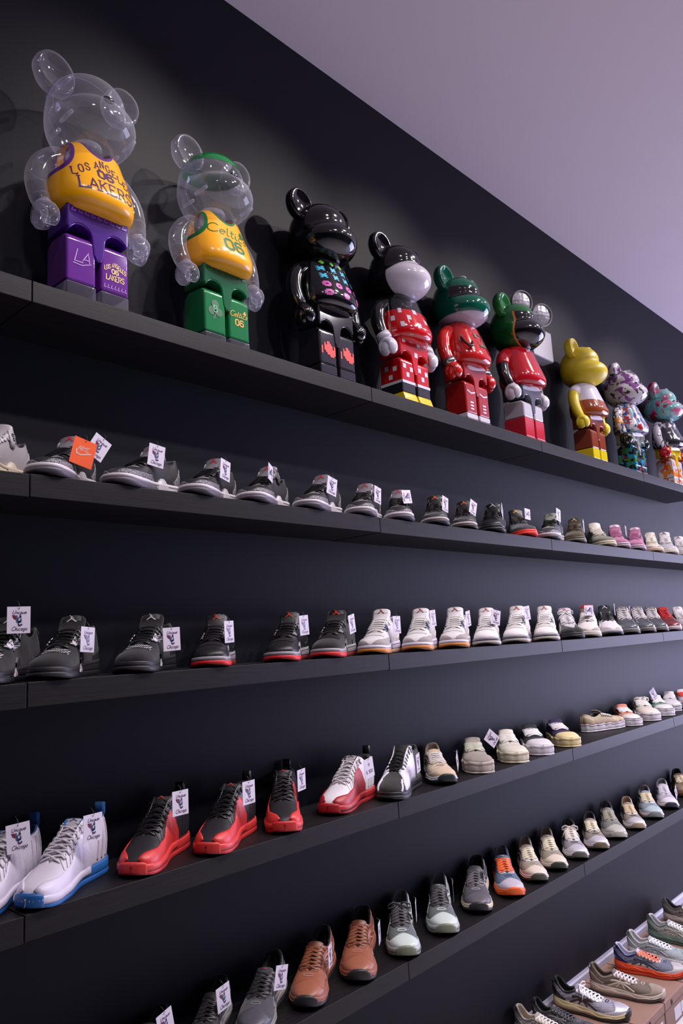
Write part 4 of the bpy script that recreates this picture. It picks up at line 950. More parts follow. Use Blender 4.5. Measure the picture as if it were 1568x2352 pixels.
        if P['body'] == CLR:
            for i_ in (5, 9, 13, 16):
                t_ = pth[i_ + 1] - pth[i_ - 1]; t_ /= np.linalg.norm(t_); a_ = np.cross(t_, (0, 1, 0)); a_ /= np.linalg.norm(a_); b_ = np.cross(a_, t_)
                MB().tube([pth[i_] + (a_ * math.cos(q_) + b_ * math.sin(q_)) * rr[i_] * .93 for q_ in np.linspace(0, 2 * PI, 20, endpoint=False)], .0011, 5, close=True).build('inner_rib', mm(CLR), root)
        if P.get('cuff'): MB().tube([pth[-4], pth[-1]], .0285, 18, up=(0, 1, 0)).build('cuff', mm(P['cuff']), root)
        # hand: wrist boss and a thick curled grip open to the front
        hb = MB(); c = w + np.array([-sx * .004, -.010, -.034])
        ring = [c + np.array([sx * .006 * math.sin(a * .5), -.020 * math.cos(a), .024 * math.sin(a)]) for a in np.linspace(math.radians(-62), math.radians(245), 18)]
        hb.tube(ring, np.interp(np.linspace(0, 1, 18), [0, .1, .5, .9, 1], [.010, .015, .019, .016, .010]), 12, ry=np.interp(np.linspace(0, 1, 18), [0, .1, .5, .9, 1], [.016, .024, .027, .025, .017]), up=(sx, 0, 0))
        hb.ell(c + [sx * .014, .006, -.002], (.017, .028, .033), 16, 10)
        hb.tube([w + [0, 0, .004], c + [0, 0, .020]], .021, 14)
        ho = hb.build('hand', g('hand', 'arm'), root)
        if P.get('glove'):
            lm = MB()
            for k in (-1, 0, 1): lm.tube([c + [sx * .0315, -.006 + k * .011, .010], c + [sx * .0318, -.006 + k * .011, -.010]], .0012, 5)
            lm.build('glove_seam', mm(('satin', (40, 38, 44))), ho)
    return root, head, tr


# ---- special finishes of the figures
def torso_jersey(body, trim):
    k = NK('jersey_print'); x, y, z = k.xyz(); ax = k.math('ABSOLUTE', x)
    def disc(cx, cz, rx, rz, xx): 
        dx = k.math('DIVIDE', k.math('SUBTRACT', xx, cx), rx); dz = k.math('DIVIDE', k.math('SUBTRACT', z, cz), rz)
        return k.math('SQRT', k.math('ADD', k.math('MULTIPLY', dx, dx), k.math('MULTIPLY', dz, dz)))
    back = k.step(y, .030, .001)
    neck = disc(0., .480, .042, .054, x); arm = disc(.124, .440, .050, .078, ax)
    dmin = k.math('MINIMUM', neck, arm)
    body_c = k.mix(k.step(dmin, 1.16, .012), lin(trim), lin(body)); k.set('Base Color', body_c); k.set('Roughness', .28); k.set('Coat Weight', .5); k.set('Coat Roughness', .1)
    clear = material('clear'); hole = k.step(dmin, 1.0, .01)
    mx = k.node('ShaderNodeMixShader'); tr = k.node('ShaderNodeBsdfTransparent'); gl = k.node('ShaderNodeBsdfGlossy'); gl.inputs['Roughness'].default_value = .06
    lw = k.node('ShaderNodeLayerWeight'); m2 = k.node('ShaderNodeMixShader')
    k.nt.links.new(k.math('MULTIPLY_ADD', k.math('POWER', lw.outputs['Facing'], 5.0), .4, .045), m2.inputs[0]); k.nt.links.new(tr.outputs[0], m2.inputs[1]); k.nt.links.new(gl.outputs[0], m2.inputs[2])
    k.nt.links.new(hole, mx.inputs[0]); k.nt.links.new(m2.outputs[0], mx.inputs[1]); k.nt.links.new(k.b.outputs[0], mx.inputs[2]); k.nt.links.new(mx.outputs[0], k.out.inputs[0])
    return k.m


def camo(cols, scale=9, seed=0, th=(.40, .5, .6), rough=.14):
    k = NK('camouflage_print'); c = lin(cols[0]); cur = c
    for i, cc in enumerate(cols[1:]):
        n = k.noise(scale * (1 + .12 * i), 1.2, k.co(loc=(seed + 7.3 * i, 3.1 * i, seed * .7)), .6); cur = k.mix(k.step(n, th[i % len(th)] + .06, .006), cur, lin(cc))
    k.set('Base Color', cur); k.set('Roughness', rough); k.set('Coat Weight', .5); return k.m


def head_split(name, base, parts, rough=.14):
    """head paint: list of (test fn on kit -> 0..1 socket, colour)"""
    k = NK(name); cur = lin(base)
    for fn, c in parts: cur = k.mix(fn(k), cur, lin(c))
    k.set('Base Color', cur); k.set('Roughness', rough); k.set('Coat Weight', .5); return k.m


class Spec:            # lets a ready material stand where a (finish, colour) pair is expected
    pass


_mm = mm
def mm(spec): return spec if isinstance(spec, bpy.types.Material) else _mm(spec)


def pl(*c): return ('plastic', c)




def bear_figures():
    out = {}
    # 1: clear figure in a yellow and purple jersey
    P = dict(body=CLR, head=CLR, torso=torso_jersey((250, 176, 10), (92, 38, 130)), neck=CLR, hips=pl(66, 18, 122), leg=pl(98, 36, 134), shin_m=CLR, shin_clear=True, arm=CLR, nose=pl(12, 12, 14))
    r, h, t = bear(P); PU = ('satin', (72, 22, 92)); out['yellow_jersey'] = r
    ink = Ink(trunk_front, .006)
    ink.text('LOS ANGELES', 0, .372, .024, .0026, .70, serif=True, base=lambda d: -abs(d) * .62 + .016, gap=1.15)
    ink.text('06', 0, .346, .026, .0060, 1.0); ink.text('LAKERS', 0, .300, .034, .0036, .86, serif=True, gap=1.05)
    ink.build('jersey_lettering', mm(PU), t)
    lf = leg_front(-.0475, HY * .5 - .0535); ink = Ink(lf, .01); ink.text('L', -.010, .118, .034, .0022, 1.0, shear=.25, center=True); ink.text('A', .011, .118, .030, .0022, 1.0, shear=.25); ink.stroke([(-.024, .112), (.0, .110), (.026, .120)], .0022); ink.build('leg_monogram', mm(('satin', (176, 130, 205))), r)
    lf = leg_front(.0475, HY * .5 - .0535); ink = Ink(lf, .01); ink.text('LOS ANGELES', 0, .130, .0115, .0015, .62, base=lambda d: -abs(d) * .5 + .007); ink.text('06', 0, .1165, .0125, .0026, .95); ink.text('LAKERS', 0, .097, .015, .0018, .72); ink.build('leg_lettering', mm(('satin', (240, 200, 120))), r)
    st = Ink(lf, .01)
    for i in range(7): st.text('L', -.030 + i * .010, .074, .010, .0018, .8, shear=.3)
    st.build('leg_pattern', mm(('satin', (146, 92, 182))), r)
    hf = lambda u, v: (u, HY - .0635, v); st = Ink(hf, .01)
    for i in range(9): st.text('L', -.072 + i * .018, .252, .020, .0035, .8, shear=.35)
    st.build('hip_pattern', mm(('satin', (118, 62, 168))), r)
    # 2: clear figure with green and yellow jersey
    hd = head_split('clear_head', (0, 0, 0), [])
    P = dict(body=CLR, head=CLR, torso=torso_jersey((246, 172, 24), (16, 108, 52)), neck=CLR, hips=pl(10, 92, 52), leg=pl(18, 112, 60), shin_m=CLR, shin_clear=True, shin=.05, arm=CLR, nose=pl(12, 12, 14))
    r, h, t = bear(P); GR = mm(('satin', (18, 98, 50))); out['green_jersey'] = r
    ink = Ink(trunk_front, .006); ink.text('Celtics', -.010, .366, .036, .0032, 1.15, shear=.3, base=lambda d: -d * .10); ink.clover(.050, .396, .015)
    z = .312
    ink.text('06', 0, z, .042, .0085, 1.0); ink.build('jersey_lettering', GR, t)
    lf = leg_front(-.0475, HY * .5 - .0535); Ink(lf, .01).clover(0, .128, .030).build('leg_clover', mm(('satin', (16, 84, 50))), r)
    Ink(lambda u, v: (u - .0475, HY * .5 - .0535 - .002, v), .01).text('B', 0, .118, .020, .0035).build('leg_letter', mm(('satin', (96, 176, 120))), r)
    lf = leg_front(.0475, HY * .5 - .0535); ink = Ink(lf, .01); ink.text('Celtics', -.004, .126, .018, .0018, 1.1, shear=.3); ink.text('06', 0, .098, .020, .0038); ink.clover(.022, .145, .007); ink.build('leg_lettering', mm(('satin', (226, 168, 60))), r)
    st = Ink(lambda u, v: (u, HY - .0635, v), .01)
    for i in range(7): st.clover(-.068 + i * .0225, .262, .010)
    st.build('hip_pattern', mm(('satin', (10, 74, 46))), r)
    # headband: opaque green cap round the skull
    az = np.linspace(-180, 180, 56, endpoint=False); G = [head_surf(hdir(az, np.full(56, e))) * 1.012 + HC for e in (36, 42, 48, 54, 60)]; MB().grid(np.array(G), cv=True).build('headband', mm(pl(22, 122, 58)), h)
    # 3: black figure with coloured pixel blobs
    BK = pl(10, 10, 13); P = dict(body=BK, head=BK, torso=BK, arm=BK, hips=pl(22, 21, 26), leg=pl(32, 30, 38), foot=pl(38, 36, 44))
    r, h, t = bear(P); out['pixel_black'] = r
    a1 = ['..##..', '.####.', '######', '.####.', '..##..']; a2 = ['##..##', '.####.', '######', '.####.', '##..##']; a3 = ['.####.', '######', '##..##', '######', '.####.']
    rows = [(.432, a1, (104, 190, 36), 4, .0032), (.405, a2, (60, 176, 214), 4, .0040), (.373, a2, (60, 176, 214), 4, .0040), (.338, a3, (190, 70, 160), 4, .0046), (.304, a3, (190, 70, 160), 3, .0046)]
    for nm, col in (('green_pixels', (104, 190, 36)), ('blue_pixels', (60, 176, 214)), ('pink_pixels', (190, 70, 160))):
        ink = Ink(lambda u, v: trunk_front(u, v, .0008), .004)
        for z, art, c, n_, px in rows:
            if c != col: continue
            for i in range(n_): ink.pixels(art, (-.070 + i * .140 / (n_ - 1)) * (.85 if z > .42 else 1), z, px)
        ink.build(nm, mm(('satin', col)), t)
    for sx in (1, -1):
        ink = Ink(leg_front(sx * .0475, HY * .5 - .0535), .01)
        ink.pixels(['....##....', '..#.###...', '..######.#', '#.######.#', '#.########', '#..#######', '#...######', '......###.'], 0, .118, .0068); ink.build('red_pixels', mm(('satin', (206, 66, 60))), r)
    # 4: black and white figure in a red dotted dress, plain face
    def face(k):
        x, y, z = k.xyz(); zz = k.math('SUBTRACT', z, .505); xx = k.math('DIVIDE', x, .125); z2 = k.math('DIVIDE', zz, .082)
        d = k.math('SQRT', k.math('ADD', k.math('MULTIPLY', xx, xx), k.math('MULTIPLY', z2, z2))); f = k.math('MULTIPLY', k.math('SUBTRACT', 1.0, k.step(d, 1.0, .01)), k.math('SUBTRACT', 1.0, k.step(y, -.022, .001)))
        return f
    dress = head_split('dress_print', (20, 19, 23), [(lambda k: k.math('SUBTRACT', 1.0, k.step(k.math('ADD', k.xyz()[2], k.math('MULTIPLY', k.xyz()[0], .0)), .382, .0006)), (190, 14, 20))])
    RD = pl(188, 14, 20); P = dict(body=pl(20, 19, 23), head=head_split('two_tone_head', (16, 15, 19), [(face, (214, 206, 218))]), ear=pl(16, 15, 19), torso=dress, arm=pl(20, 20, 24), hips=RD, leg=RD, shin_m=pl(30, 31, 38), foot=pl(232, 190, 20), foot_h=.052, hand=pl(208, 202, 216), cuff=pl(208, 202, 216), shin=.095)
    r, h, t = bear(P); out['dotted_dress'] = r
    WD = mm(pl(208, 206, 216)); ink = Ink(lambda u, v: tuple(trunk(u, v, .0007)), .01); rnd = random.Random(3)
    def tile(ink, u, v, r, ry=None): ry = ry or r; ink.stroke([(u - r * .8, v), (u + r * .8, v)], ry * 1.6)
    for j, tt in enumerate((.10, .24, .38, .53)):
        for i in range(9): tile(ink, (i + .5 * (j % 2)) * 2 * PI / 9 + .2, tt, .105, .062)
    ink.build('white_squares', WD, t)
    for sx in (1, -1):
        ink = Ink(leg_front(sx * .0475, HY * .5 - .0535), .01)
        for u, v in ((-.022, .158), (.020, .150), (-.004, .125)): tile(ink, u, v, .0115)
        ink.stroke([(-.040, .095), (.040, .095)], .011); ink.build('white_squares', WD, r)
        sd = Ink(lambda u, v: (sx * .0475 - .0415, HY * .5 + u, v), .01)
        for u, v in ((-.022, .150), (.018, .158), (.0, .120)): tile(sd, u, v, .0115)
        sd.stroke([(-.052, .095), (.050, .095)], .011); sd.build('side_squares', WD, r)
    ink = Ink(lambda u, v: (u, HY - .063, v), .01)
    for u, v in ((-.066, .262), (-.022, .270), (.026, .262), (.070, .268), (.006, .215)): tile(ink, u, v, .012)
    ink.build('hip_squares', WD, r)
    ink = Ink(lambda u, v: (-.0893, HY + u, v), .01)
    for u, v in ((-.035, .245), (.02, .258)): tile(ink, u, v, .012)
    ink.build('side_squares', WD, r)
    # 5: green helmet over a red suit
    def visor(k):
        x, y, z = k.xyz(); a = k.math('MULTIPLY', k.step(z, .559, .001), k.math('SUBTRACT', 1.0, k.step(z, .613, .001))); return k.math('MULTIPLY', a, k.math('SUBTRACT', 1.0, k.step(y, -.012, .001)))
    def chin(k):
        x, y, z = k.xyz(); return k.math('SUBTRACT', 1.0, k.step(z, .489, .001))
    P = dict(body=pl(176, 26, 22), head=head_split('helmet_paint', (6, 84, 66), [(visor, (16, 15, 19)), (chin, (176, 168, 184))], .1), ear=pl(6, 84, 66), torso=pl(176, 26, 22), arm=pl(190, 30, 24), hips=pl(150, 30, 28), leg=pl(150, 26, 26), shin_m=pl(196, 190, 198), foot=pl(96, 94, 102), cuff=('metal', (170, 168, 168)), shin=.052, foot_h=.03)
    r, h, t = bear(P); out['green_helmet'] = r
    ink = Ink(trunk_front, .004)
    for (u0, v0, u1, v1, c) in ((-.030, .375, .060, .420, (176, 120, 70)), (-.020, .330, .062, .372, (160, 104, 62))):
        Ink(trunk_front, .004).stroke([((u0 + u1) / 2, v0), ((u0 + u1) / 2, v1)], u1 - u0).build('chest_panel', mm(('metal', c)), t)
    ink = Ink(lambda u, v: trunk_front(u, v, .0022), .004)
    for u, v, w, hh in ((-.016, .385, .020, .022), (.014, .402, .016, .010), (.040, .400, .014, .012), (.020, .378, .012, .01), (-.004, .342, .014, .012), (.030, .345, .02, .016)): ink.stroke([(u, v), (u, v + hh)], w)
    ink.disc(.012, .352, .012, 14); ink.build('panel_windows', mm(('satin', (30, 24, 26))), t)
    ink = Ink(lambda u, v: tuple(trunk(u - .95, v, .003)), .05); ink.stroke(arc(0, .52, .10, 0, 360, 20, .075), .03); ink.build('side_dial', mm(('metal', (170, 150, 130))), t)
    hs = [trunk(-.95, .52, .006), trunk(-.85, .40, .012), trunk(-.70, .30, .014), trunk(-.55, .32, .012), trunk(-.50, .42, .006)]; MB().tube(hs, .006, 10).build('air_hose', mm(('satin', (60, 18, 20))), t)
    for sx in (1, -1):
        ink = Ink(leg_front(sx * .0475, HY * .5 - .0535), .01)
        for k_ in range(3): ink.stroke([(-.012, .072 + .014 * k_), (.012, .072 + .014 * k_)], .007)
        ink.stroke([(-.03, .150), (0, .140), (.03, .148)], .006); ink.build('leg_stripes', mm(pl(214, 204, 210)), r)
    MB().tube(arc3(HC + np.array([0, -.02, .125]), .018, (1, 0, 0), (0, 1, 0)), .003, 6, close=True).build('helmet_ring', mm(('satin', (190, 180, 160))), h)
    # 6: green hooded figure, red body
    def mask(k):
        x, y, z = k.xyz(); return k.math('SUBTRACT', 1.0, k.step(k.math('ADD', y, k.math('MULTIPLY', k.math('ABSOLUTE', k.math('SUBTRACT', z, .54)), -.12)), -.052, .001))
    def maskrim(k):
        x, y, z = k.xyz(); return k.math('SUBTRACT', 1.0, k.step(k.math('ADD', y, k.math('MULTIPLY', k.math('ABSOLUTE', k.math('SUBTRACT', z, .54)), -.12)), -.044, .001))
    def top_(k): return k.step(k.xyz()[2], .616, .001)
    P = dict(body=pl(160, 16, 28), head=head_split('hood_paint', (22, 96, 40), [(maskrim, (214, 132, 40)), (mask, (16, 15, 18)), (top_, (36, 110, 52))], .12), ear=pl(44, 128, 60), torso=pl(176, 18, 30), arm=pl(28, 27, 32), sleeve=.5, sleeve_m=pl(170, 20, 30), hips=pl(58, 60, 68), leg=pl(176, 172, 180), shin_m=pl(178, 36, 52), foot=pl(170, 34, 50), hand=pl(190, 186, 196), shin=.115)
    r, h, t = bear(P); out['green_hood'] = r
    ink = Ink(lambda u, v: trunk_front(u, v, .001), .004); ink.poly([(-.03, .462), (.03, .462), (.024, .44), (.014, .452), (.002, .436), (-.012, .452), (-.024, .44)]); ink.build('collar_trim', mm(pl(200, 194, 204)), t)
    ink = Ink(trunk_front, .004); ink.stroke([(.0, .44), (.0, .28)], .0012); ink.build('front_seam', mm(('satin', (110, 14, 24))), t)
    # 7: yellow figure with white shirt and brown shorts, plain face
    def shorts(k): return k.math('SUBTRACT', 1.0, k.step(k.xyz()[2], .352, .0006))
    YL = ('satin', (214, 190, 40)); P = dict(body=YL, head=YL, torso=head_split('shirt_print', (206, 200, 212), [(shorts, (140, 66, 28))]), neck=pl(206, 200, 212), arm=YL, sleeve=.35, sleeve_m=('satin', (206, 200, 212)), hips=pl(126, 58, 38), leg=pl(126, 58, 40), shin_m=pl(206, 184, 30), foot=pl(206, 186, 34), shin=.085)
    r, h, t = bear(P); out['yellow_figure'] = r
    # 8, 9: camouflage
    c1 = camo([(196, 190, 196), (120, 68, 132), (60, 60, 66), (176, 170, 178)], 19, 1.0, (.50, .56, .62)); c2 = camo([(124, 150, 166), (200, 196, 200), (30, 74, 140), (158, 34, 44)], 24, 4.0, (.44, .49, .53)); c3 = camo([(196, 190, 196), (200, 130, 60), (60, 62, 68), (30, 74, 140)], 24, 2.0, (.46, .50, .54)); c4 = camo([(36, 34, 42), (36, 140, 186), (60, 122, 52), (120, 70, 90)], 26, 3.0, (.47, .50, .54)); c5 = camo([(170, 168, 168), (110, 116, 116), (140, 150, 140)], 22, 5.0)
    P = dict(body=c1, head=c1, torso=c2, arm=c3, hips=c5, leg=c4, hand=pl(26, 30, 28), eyes=pl(30, 30, 34), nose=pl(30, 30, 34)); r, h, t = bear(P); out['purple_camo'] = r
    c1 = camo([(120, 184, 180), (196, 100, 130), (160, 28, 70), (96, 160, 160)], 18, 6.0, (.50, .56, .56)); c2 = camo([(40, 40, 44), (196, 190, 198), (70, 70, 76)], 17, 7.0, (.52, .6)); c3 = camo([(190, 184, 192), (60, 58, 66), (44, 44, 50)], 20, 8.0, (.50, .58)); c4 = camo([(196, 188, 192), (206, 124, 50), (196, 70, 40)], 24, 9.0, (.46, .56))
    P = dict(body=c1, head=c1, torso=c2, arm=c3, hips=pl(206, 170, 30), leg=c4, hand=pl(170, 26, 30), eyes=pl(30, 40, 44), nose=pl(30, 30, 34)); r, h, t = bear(P); out['mint_camo'] = r
    for nm in ('purple_camo', 'mint_camo'):
        r = out[nm]; h = [c for c in r.children if c.name.startswith('head')][0]; sb = MB()
        for e in np.arange(-70, 80, 9.): sb.tube(head_surf(hdir(np.full(3, -92.), np.array([e, e + 2.5, e + 5]))) * 1.003 + HC, .0012, 5, up=(1, 0, 0))
        sb.build('stitched_seam', mm(('satin', (40, 38, 44))), h)
    return out


def arc3(c, r, a, b, n=20): a, b = np.array(a, float), np.array(b, float); return [c + a * r * math.cos(q) + b * r * math.sin(q) for q in np.linspace(0, 2 * PI, n, endpoint=False)]
# ------------------------------------------------------------------ room
DEP = .2311; TOPS = {1: 2.5879, 2: 2.1253, 3: 1.6673, 4: 1.2019, 5: .7279, 6: .12}; TH = .0526; CEIL = 4.026


def wall_mat():
    k = NK('charcoal_paint'); n = k.noise(3, 4)
    k.set('Base Color', k.mix(n, (.0044, .0050, .0100), (.0053, .0060, .0118))); k.set('Roughness', .56); k.set('Specular IOR Level', .20)
    k.bump(k.noise(520, 3), .25, .0008); return k.m


def wood_mat():
    k = NK('black_brown_laminate'); v = k.co(scale=(2.2, 90, 90)); n = k.noise(3.5, 5, v, .4)
    k.set('Base Color', k.ramp(n, [(.3, (.0045, .0040, .0044)), (.7, (.0115, .0100, .0112))])); k.set('Roughness', .5); k.set('Specular IOR Level', .24); k.bump(n, .25, .0006); return k.m


WALL, WOOD = wall_mat(), wood_mat()
ck = NK('ceiling_paint'); ck.set('Base Color', (.64, .565, .61)); ck.set('Roughness', .9); ck.bump(ck.noise(160, 3), .2, .001)
fk = NK('floor_tiles'); fk.set('Base Color', fk.mix(fk.noise(2, 3), (.42, .40, .42), (.50, .48, .50))); fk.set('Roughness', .4)
structure(MB().box(-3.2, 8.2, DEP, DEP + .15, 0, CEIL).build('wall_back', WALL, smooth=False))
structure(MB().box(-3.2, 8.2, -5.2, DEP + .15, CEIL, CEIL + .1).build('ceiling', ck.m, smooth=False))
structure(MB().box(-3.2, 8.2, -5.2, DEP + .15, -.1, 0).build('floor', fk.m, smooth=False))
structure(MB().box(-3.35, -3.2, -5.2, DEP + .15, 0, CEIL).build('wall_left', WALL, smooth=False))
structure(MB().box(-3.2, 8.2, -5.35, -5.2, 0, CEIL).build('wall_front', material('matte', (70, 66, 74)), smooth=False))
bb = MB(); prof = [(0, 0), (0, .147), (-.006, .147), (-.008, .140), (-.014, .134), (-.014, .012), (-.018, .010), (-.018, 0)]
bb.grid(np.array([[(x, DEP - .0003 + y, z) for y, z in prof] for x in (-3.2, 8.2)])); structure(bb.build('baseboard_back', material('satin', (196, 194, 210)), smooth=False))

# boards: 1.22 m each, butt jointed; each sits a millimetre or two off its neighbour
NUD = {(1, 0): .001, (1, 1): 0, (1, 2): .000, (1, 3): .0035, (2, 0): .0045, (2, 1): 0, (2, 2): -.002, (2, 3): .001, (3, 0): .006, (3, 1): 0, (3, 2): -.0005, (3, 3): .002, (4, 0): .006, (4, 1): .001, (4, 2): 0, (4, 3): 0, (5, 0): .003, (5, 1): -.002, (5, 2): .0, (5, 3): -.004}
ORD = ['top', 'second', 'third', 'fourth', 'fifth']; POSN = {-1: 'leftmost board', 0: 'second board from the left', 1: 'middle board', 2: 'fourth board from the left', 3: 'rightmost board'}
for s in range(1, 6):
    for j in range(-1, 4):
        x0, x1 = j * 1.22, (j + 1) * 1.22
        if j == 3 and s == 1: x1 = 4.66
        if j == 3 and s > 1: x1 = 5.2
        o = MB().box(x0 + .0012, x1 - .0012, 0, DEP - .0005, TOPS[s] - TH, TOPS[s]).build('wall_shelf', WOOD)
        o.location.z = NUD.get((s, j), 0) * .25; o.location.y = NUD.get((s, j), 0) * .4 * 0
        bevel(o, .0016, 2)
        tag(o, 'black brown floating shelf board, %s of the %s row' % (POSN[j], ORD[s - 1]), 'shelf', 'floating shelf boards in the %s row' % ORD[s - 1])

# emergency light on the wall above the top shelf
el = thing('emergency_light', 'white emergency light box with two round lamp heads on the wall', 'emergency light', (2.88, DEP, 3.23))
o = MB().box(-.11, .11, -.075, -.0005, -.085, .085).build('housing', material('satin', (176, 172, 184)), el); bevel(o, .008, 3)
for (dx, dz, dy) in ((-.206, .168, -.08), (-.035, .139, -.10)):
    h = MB(); pr = [(0, .055), (.030, .050), (.052, .030), (.062, .004), (.064, -.006), (.060, -.010), (.056, -.006)]
    ax = np.array([-.45, -.88, -.16]); ax /= np.linalg.norm(ax); a = np.cross(ax, (0, 0, 1)); a /= np.linalg.norm(a); b_ = np.cross(a, ax)
    c = np.array([dx, dy, dz]); G = [[c - ax * z + r * (a * math.cos(q) + b_ * math.sin(q)) for q in np.linspace(0, 2 * PI, 28, endpoint=False)] for r, z in pr]
    ho = h.grid(np.array(G), cv=True).build('lamp_head', material('satin', (150, 146, 150)), el)
    G = [[c + ax * zz + r * (a * math.cos(q) + b_ * math.sin(q)) for q in np.linspace(0, 2 * PI, 28, endpoint=False)] for r, zz in ((.0001, .012), (.02, .011), (.04, .007), (.056, .002))]
    lk = NK('lamp_lens'); lk.set('Base Color', (.75, .74, .78)); lk.set('Metallic', .6); lk.set('Roughness', .18); lk.bump(lk.voro(55, rnd=.3), .5, .004)
    MB().grid(np.array(G), cv=True).build('lens', lk.m, ho)
    MB().tube([c - ax * .04, (dx * .5, -.045, .08), (dx * .4, -.04, .06)], .010, 10).build('bracket', material('satin', (150, 146, 150)), el)

# shoe boxes along the foot of the wall
BX = [(1.86, .12), (2.115, .12), (2.36, .12), (2.605, .12), (2.85, .12), (3.095, .12), (3.34, .12), (3.585, .12), (3.83, .12)]
BXL = ['leftmost in view', 'under the cream and silver runner', 'under the silver mesh runner', 'under the taupe runner', 'under the orange soled runner', 'under the ice blue runner', 'under the stone and sage runner', 'under the ash brown runner', 'at the far right edge']
for i, (x, h) in enumerate(BX):
    t = thing('shoe_box', 'brown cardboard shoe box along the wall, %s' % BXL[i], 'box', (x, 0, 0), 0, 'cardboard shoe boxes along the foot of the wall')
    w = .116; y0, y1 = -.155, .205; cm = material('carton', (134, 102, 88))
    o = MB().box(-w, w, y0, y1, .001, h - .034).build('box_body', cm, t); bevel(o, .002, 1)
    o = MB().box(-w - .003, w + .003, y0 - .003, y1 + .003, h - .036, h - .0005).build('lid', material('carton', (140, 108, 94)), t); bevel(o, .003, 2)
    MB().add([(-.045 + .011 * math.cos(a), y0 - .0036, h - .022 + .011 * math.sin(a)) for a in np.linspace(0, 2 * PI, 16, endpoint=False)], [tuple(range(16))]).build('finger_hole', material('matte', (20, 16, 16)), t, smooth=False)
    for (a, b, c, d) in ((-.02, .055, .012, .062), (.060, .092, .02, .060)):
        MB().box(a, b, y0 - .0012, y0 - .0004, c, d).build('paper_label', material('card', (196, 192, 200)), t, smooth=False)
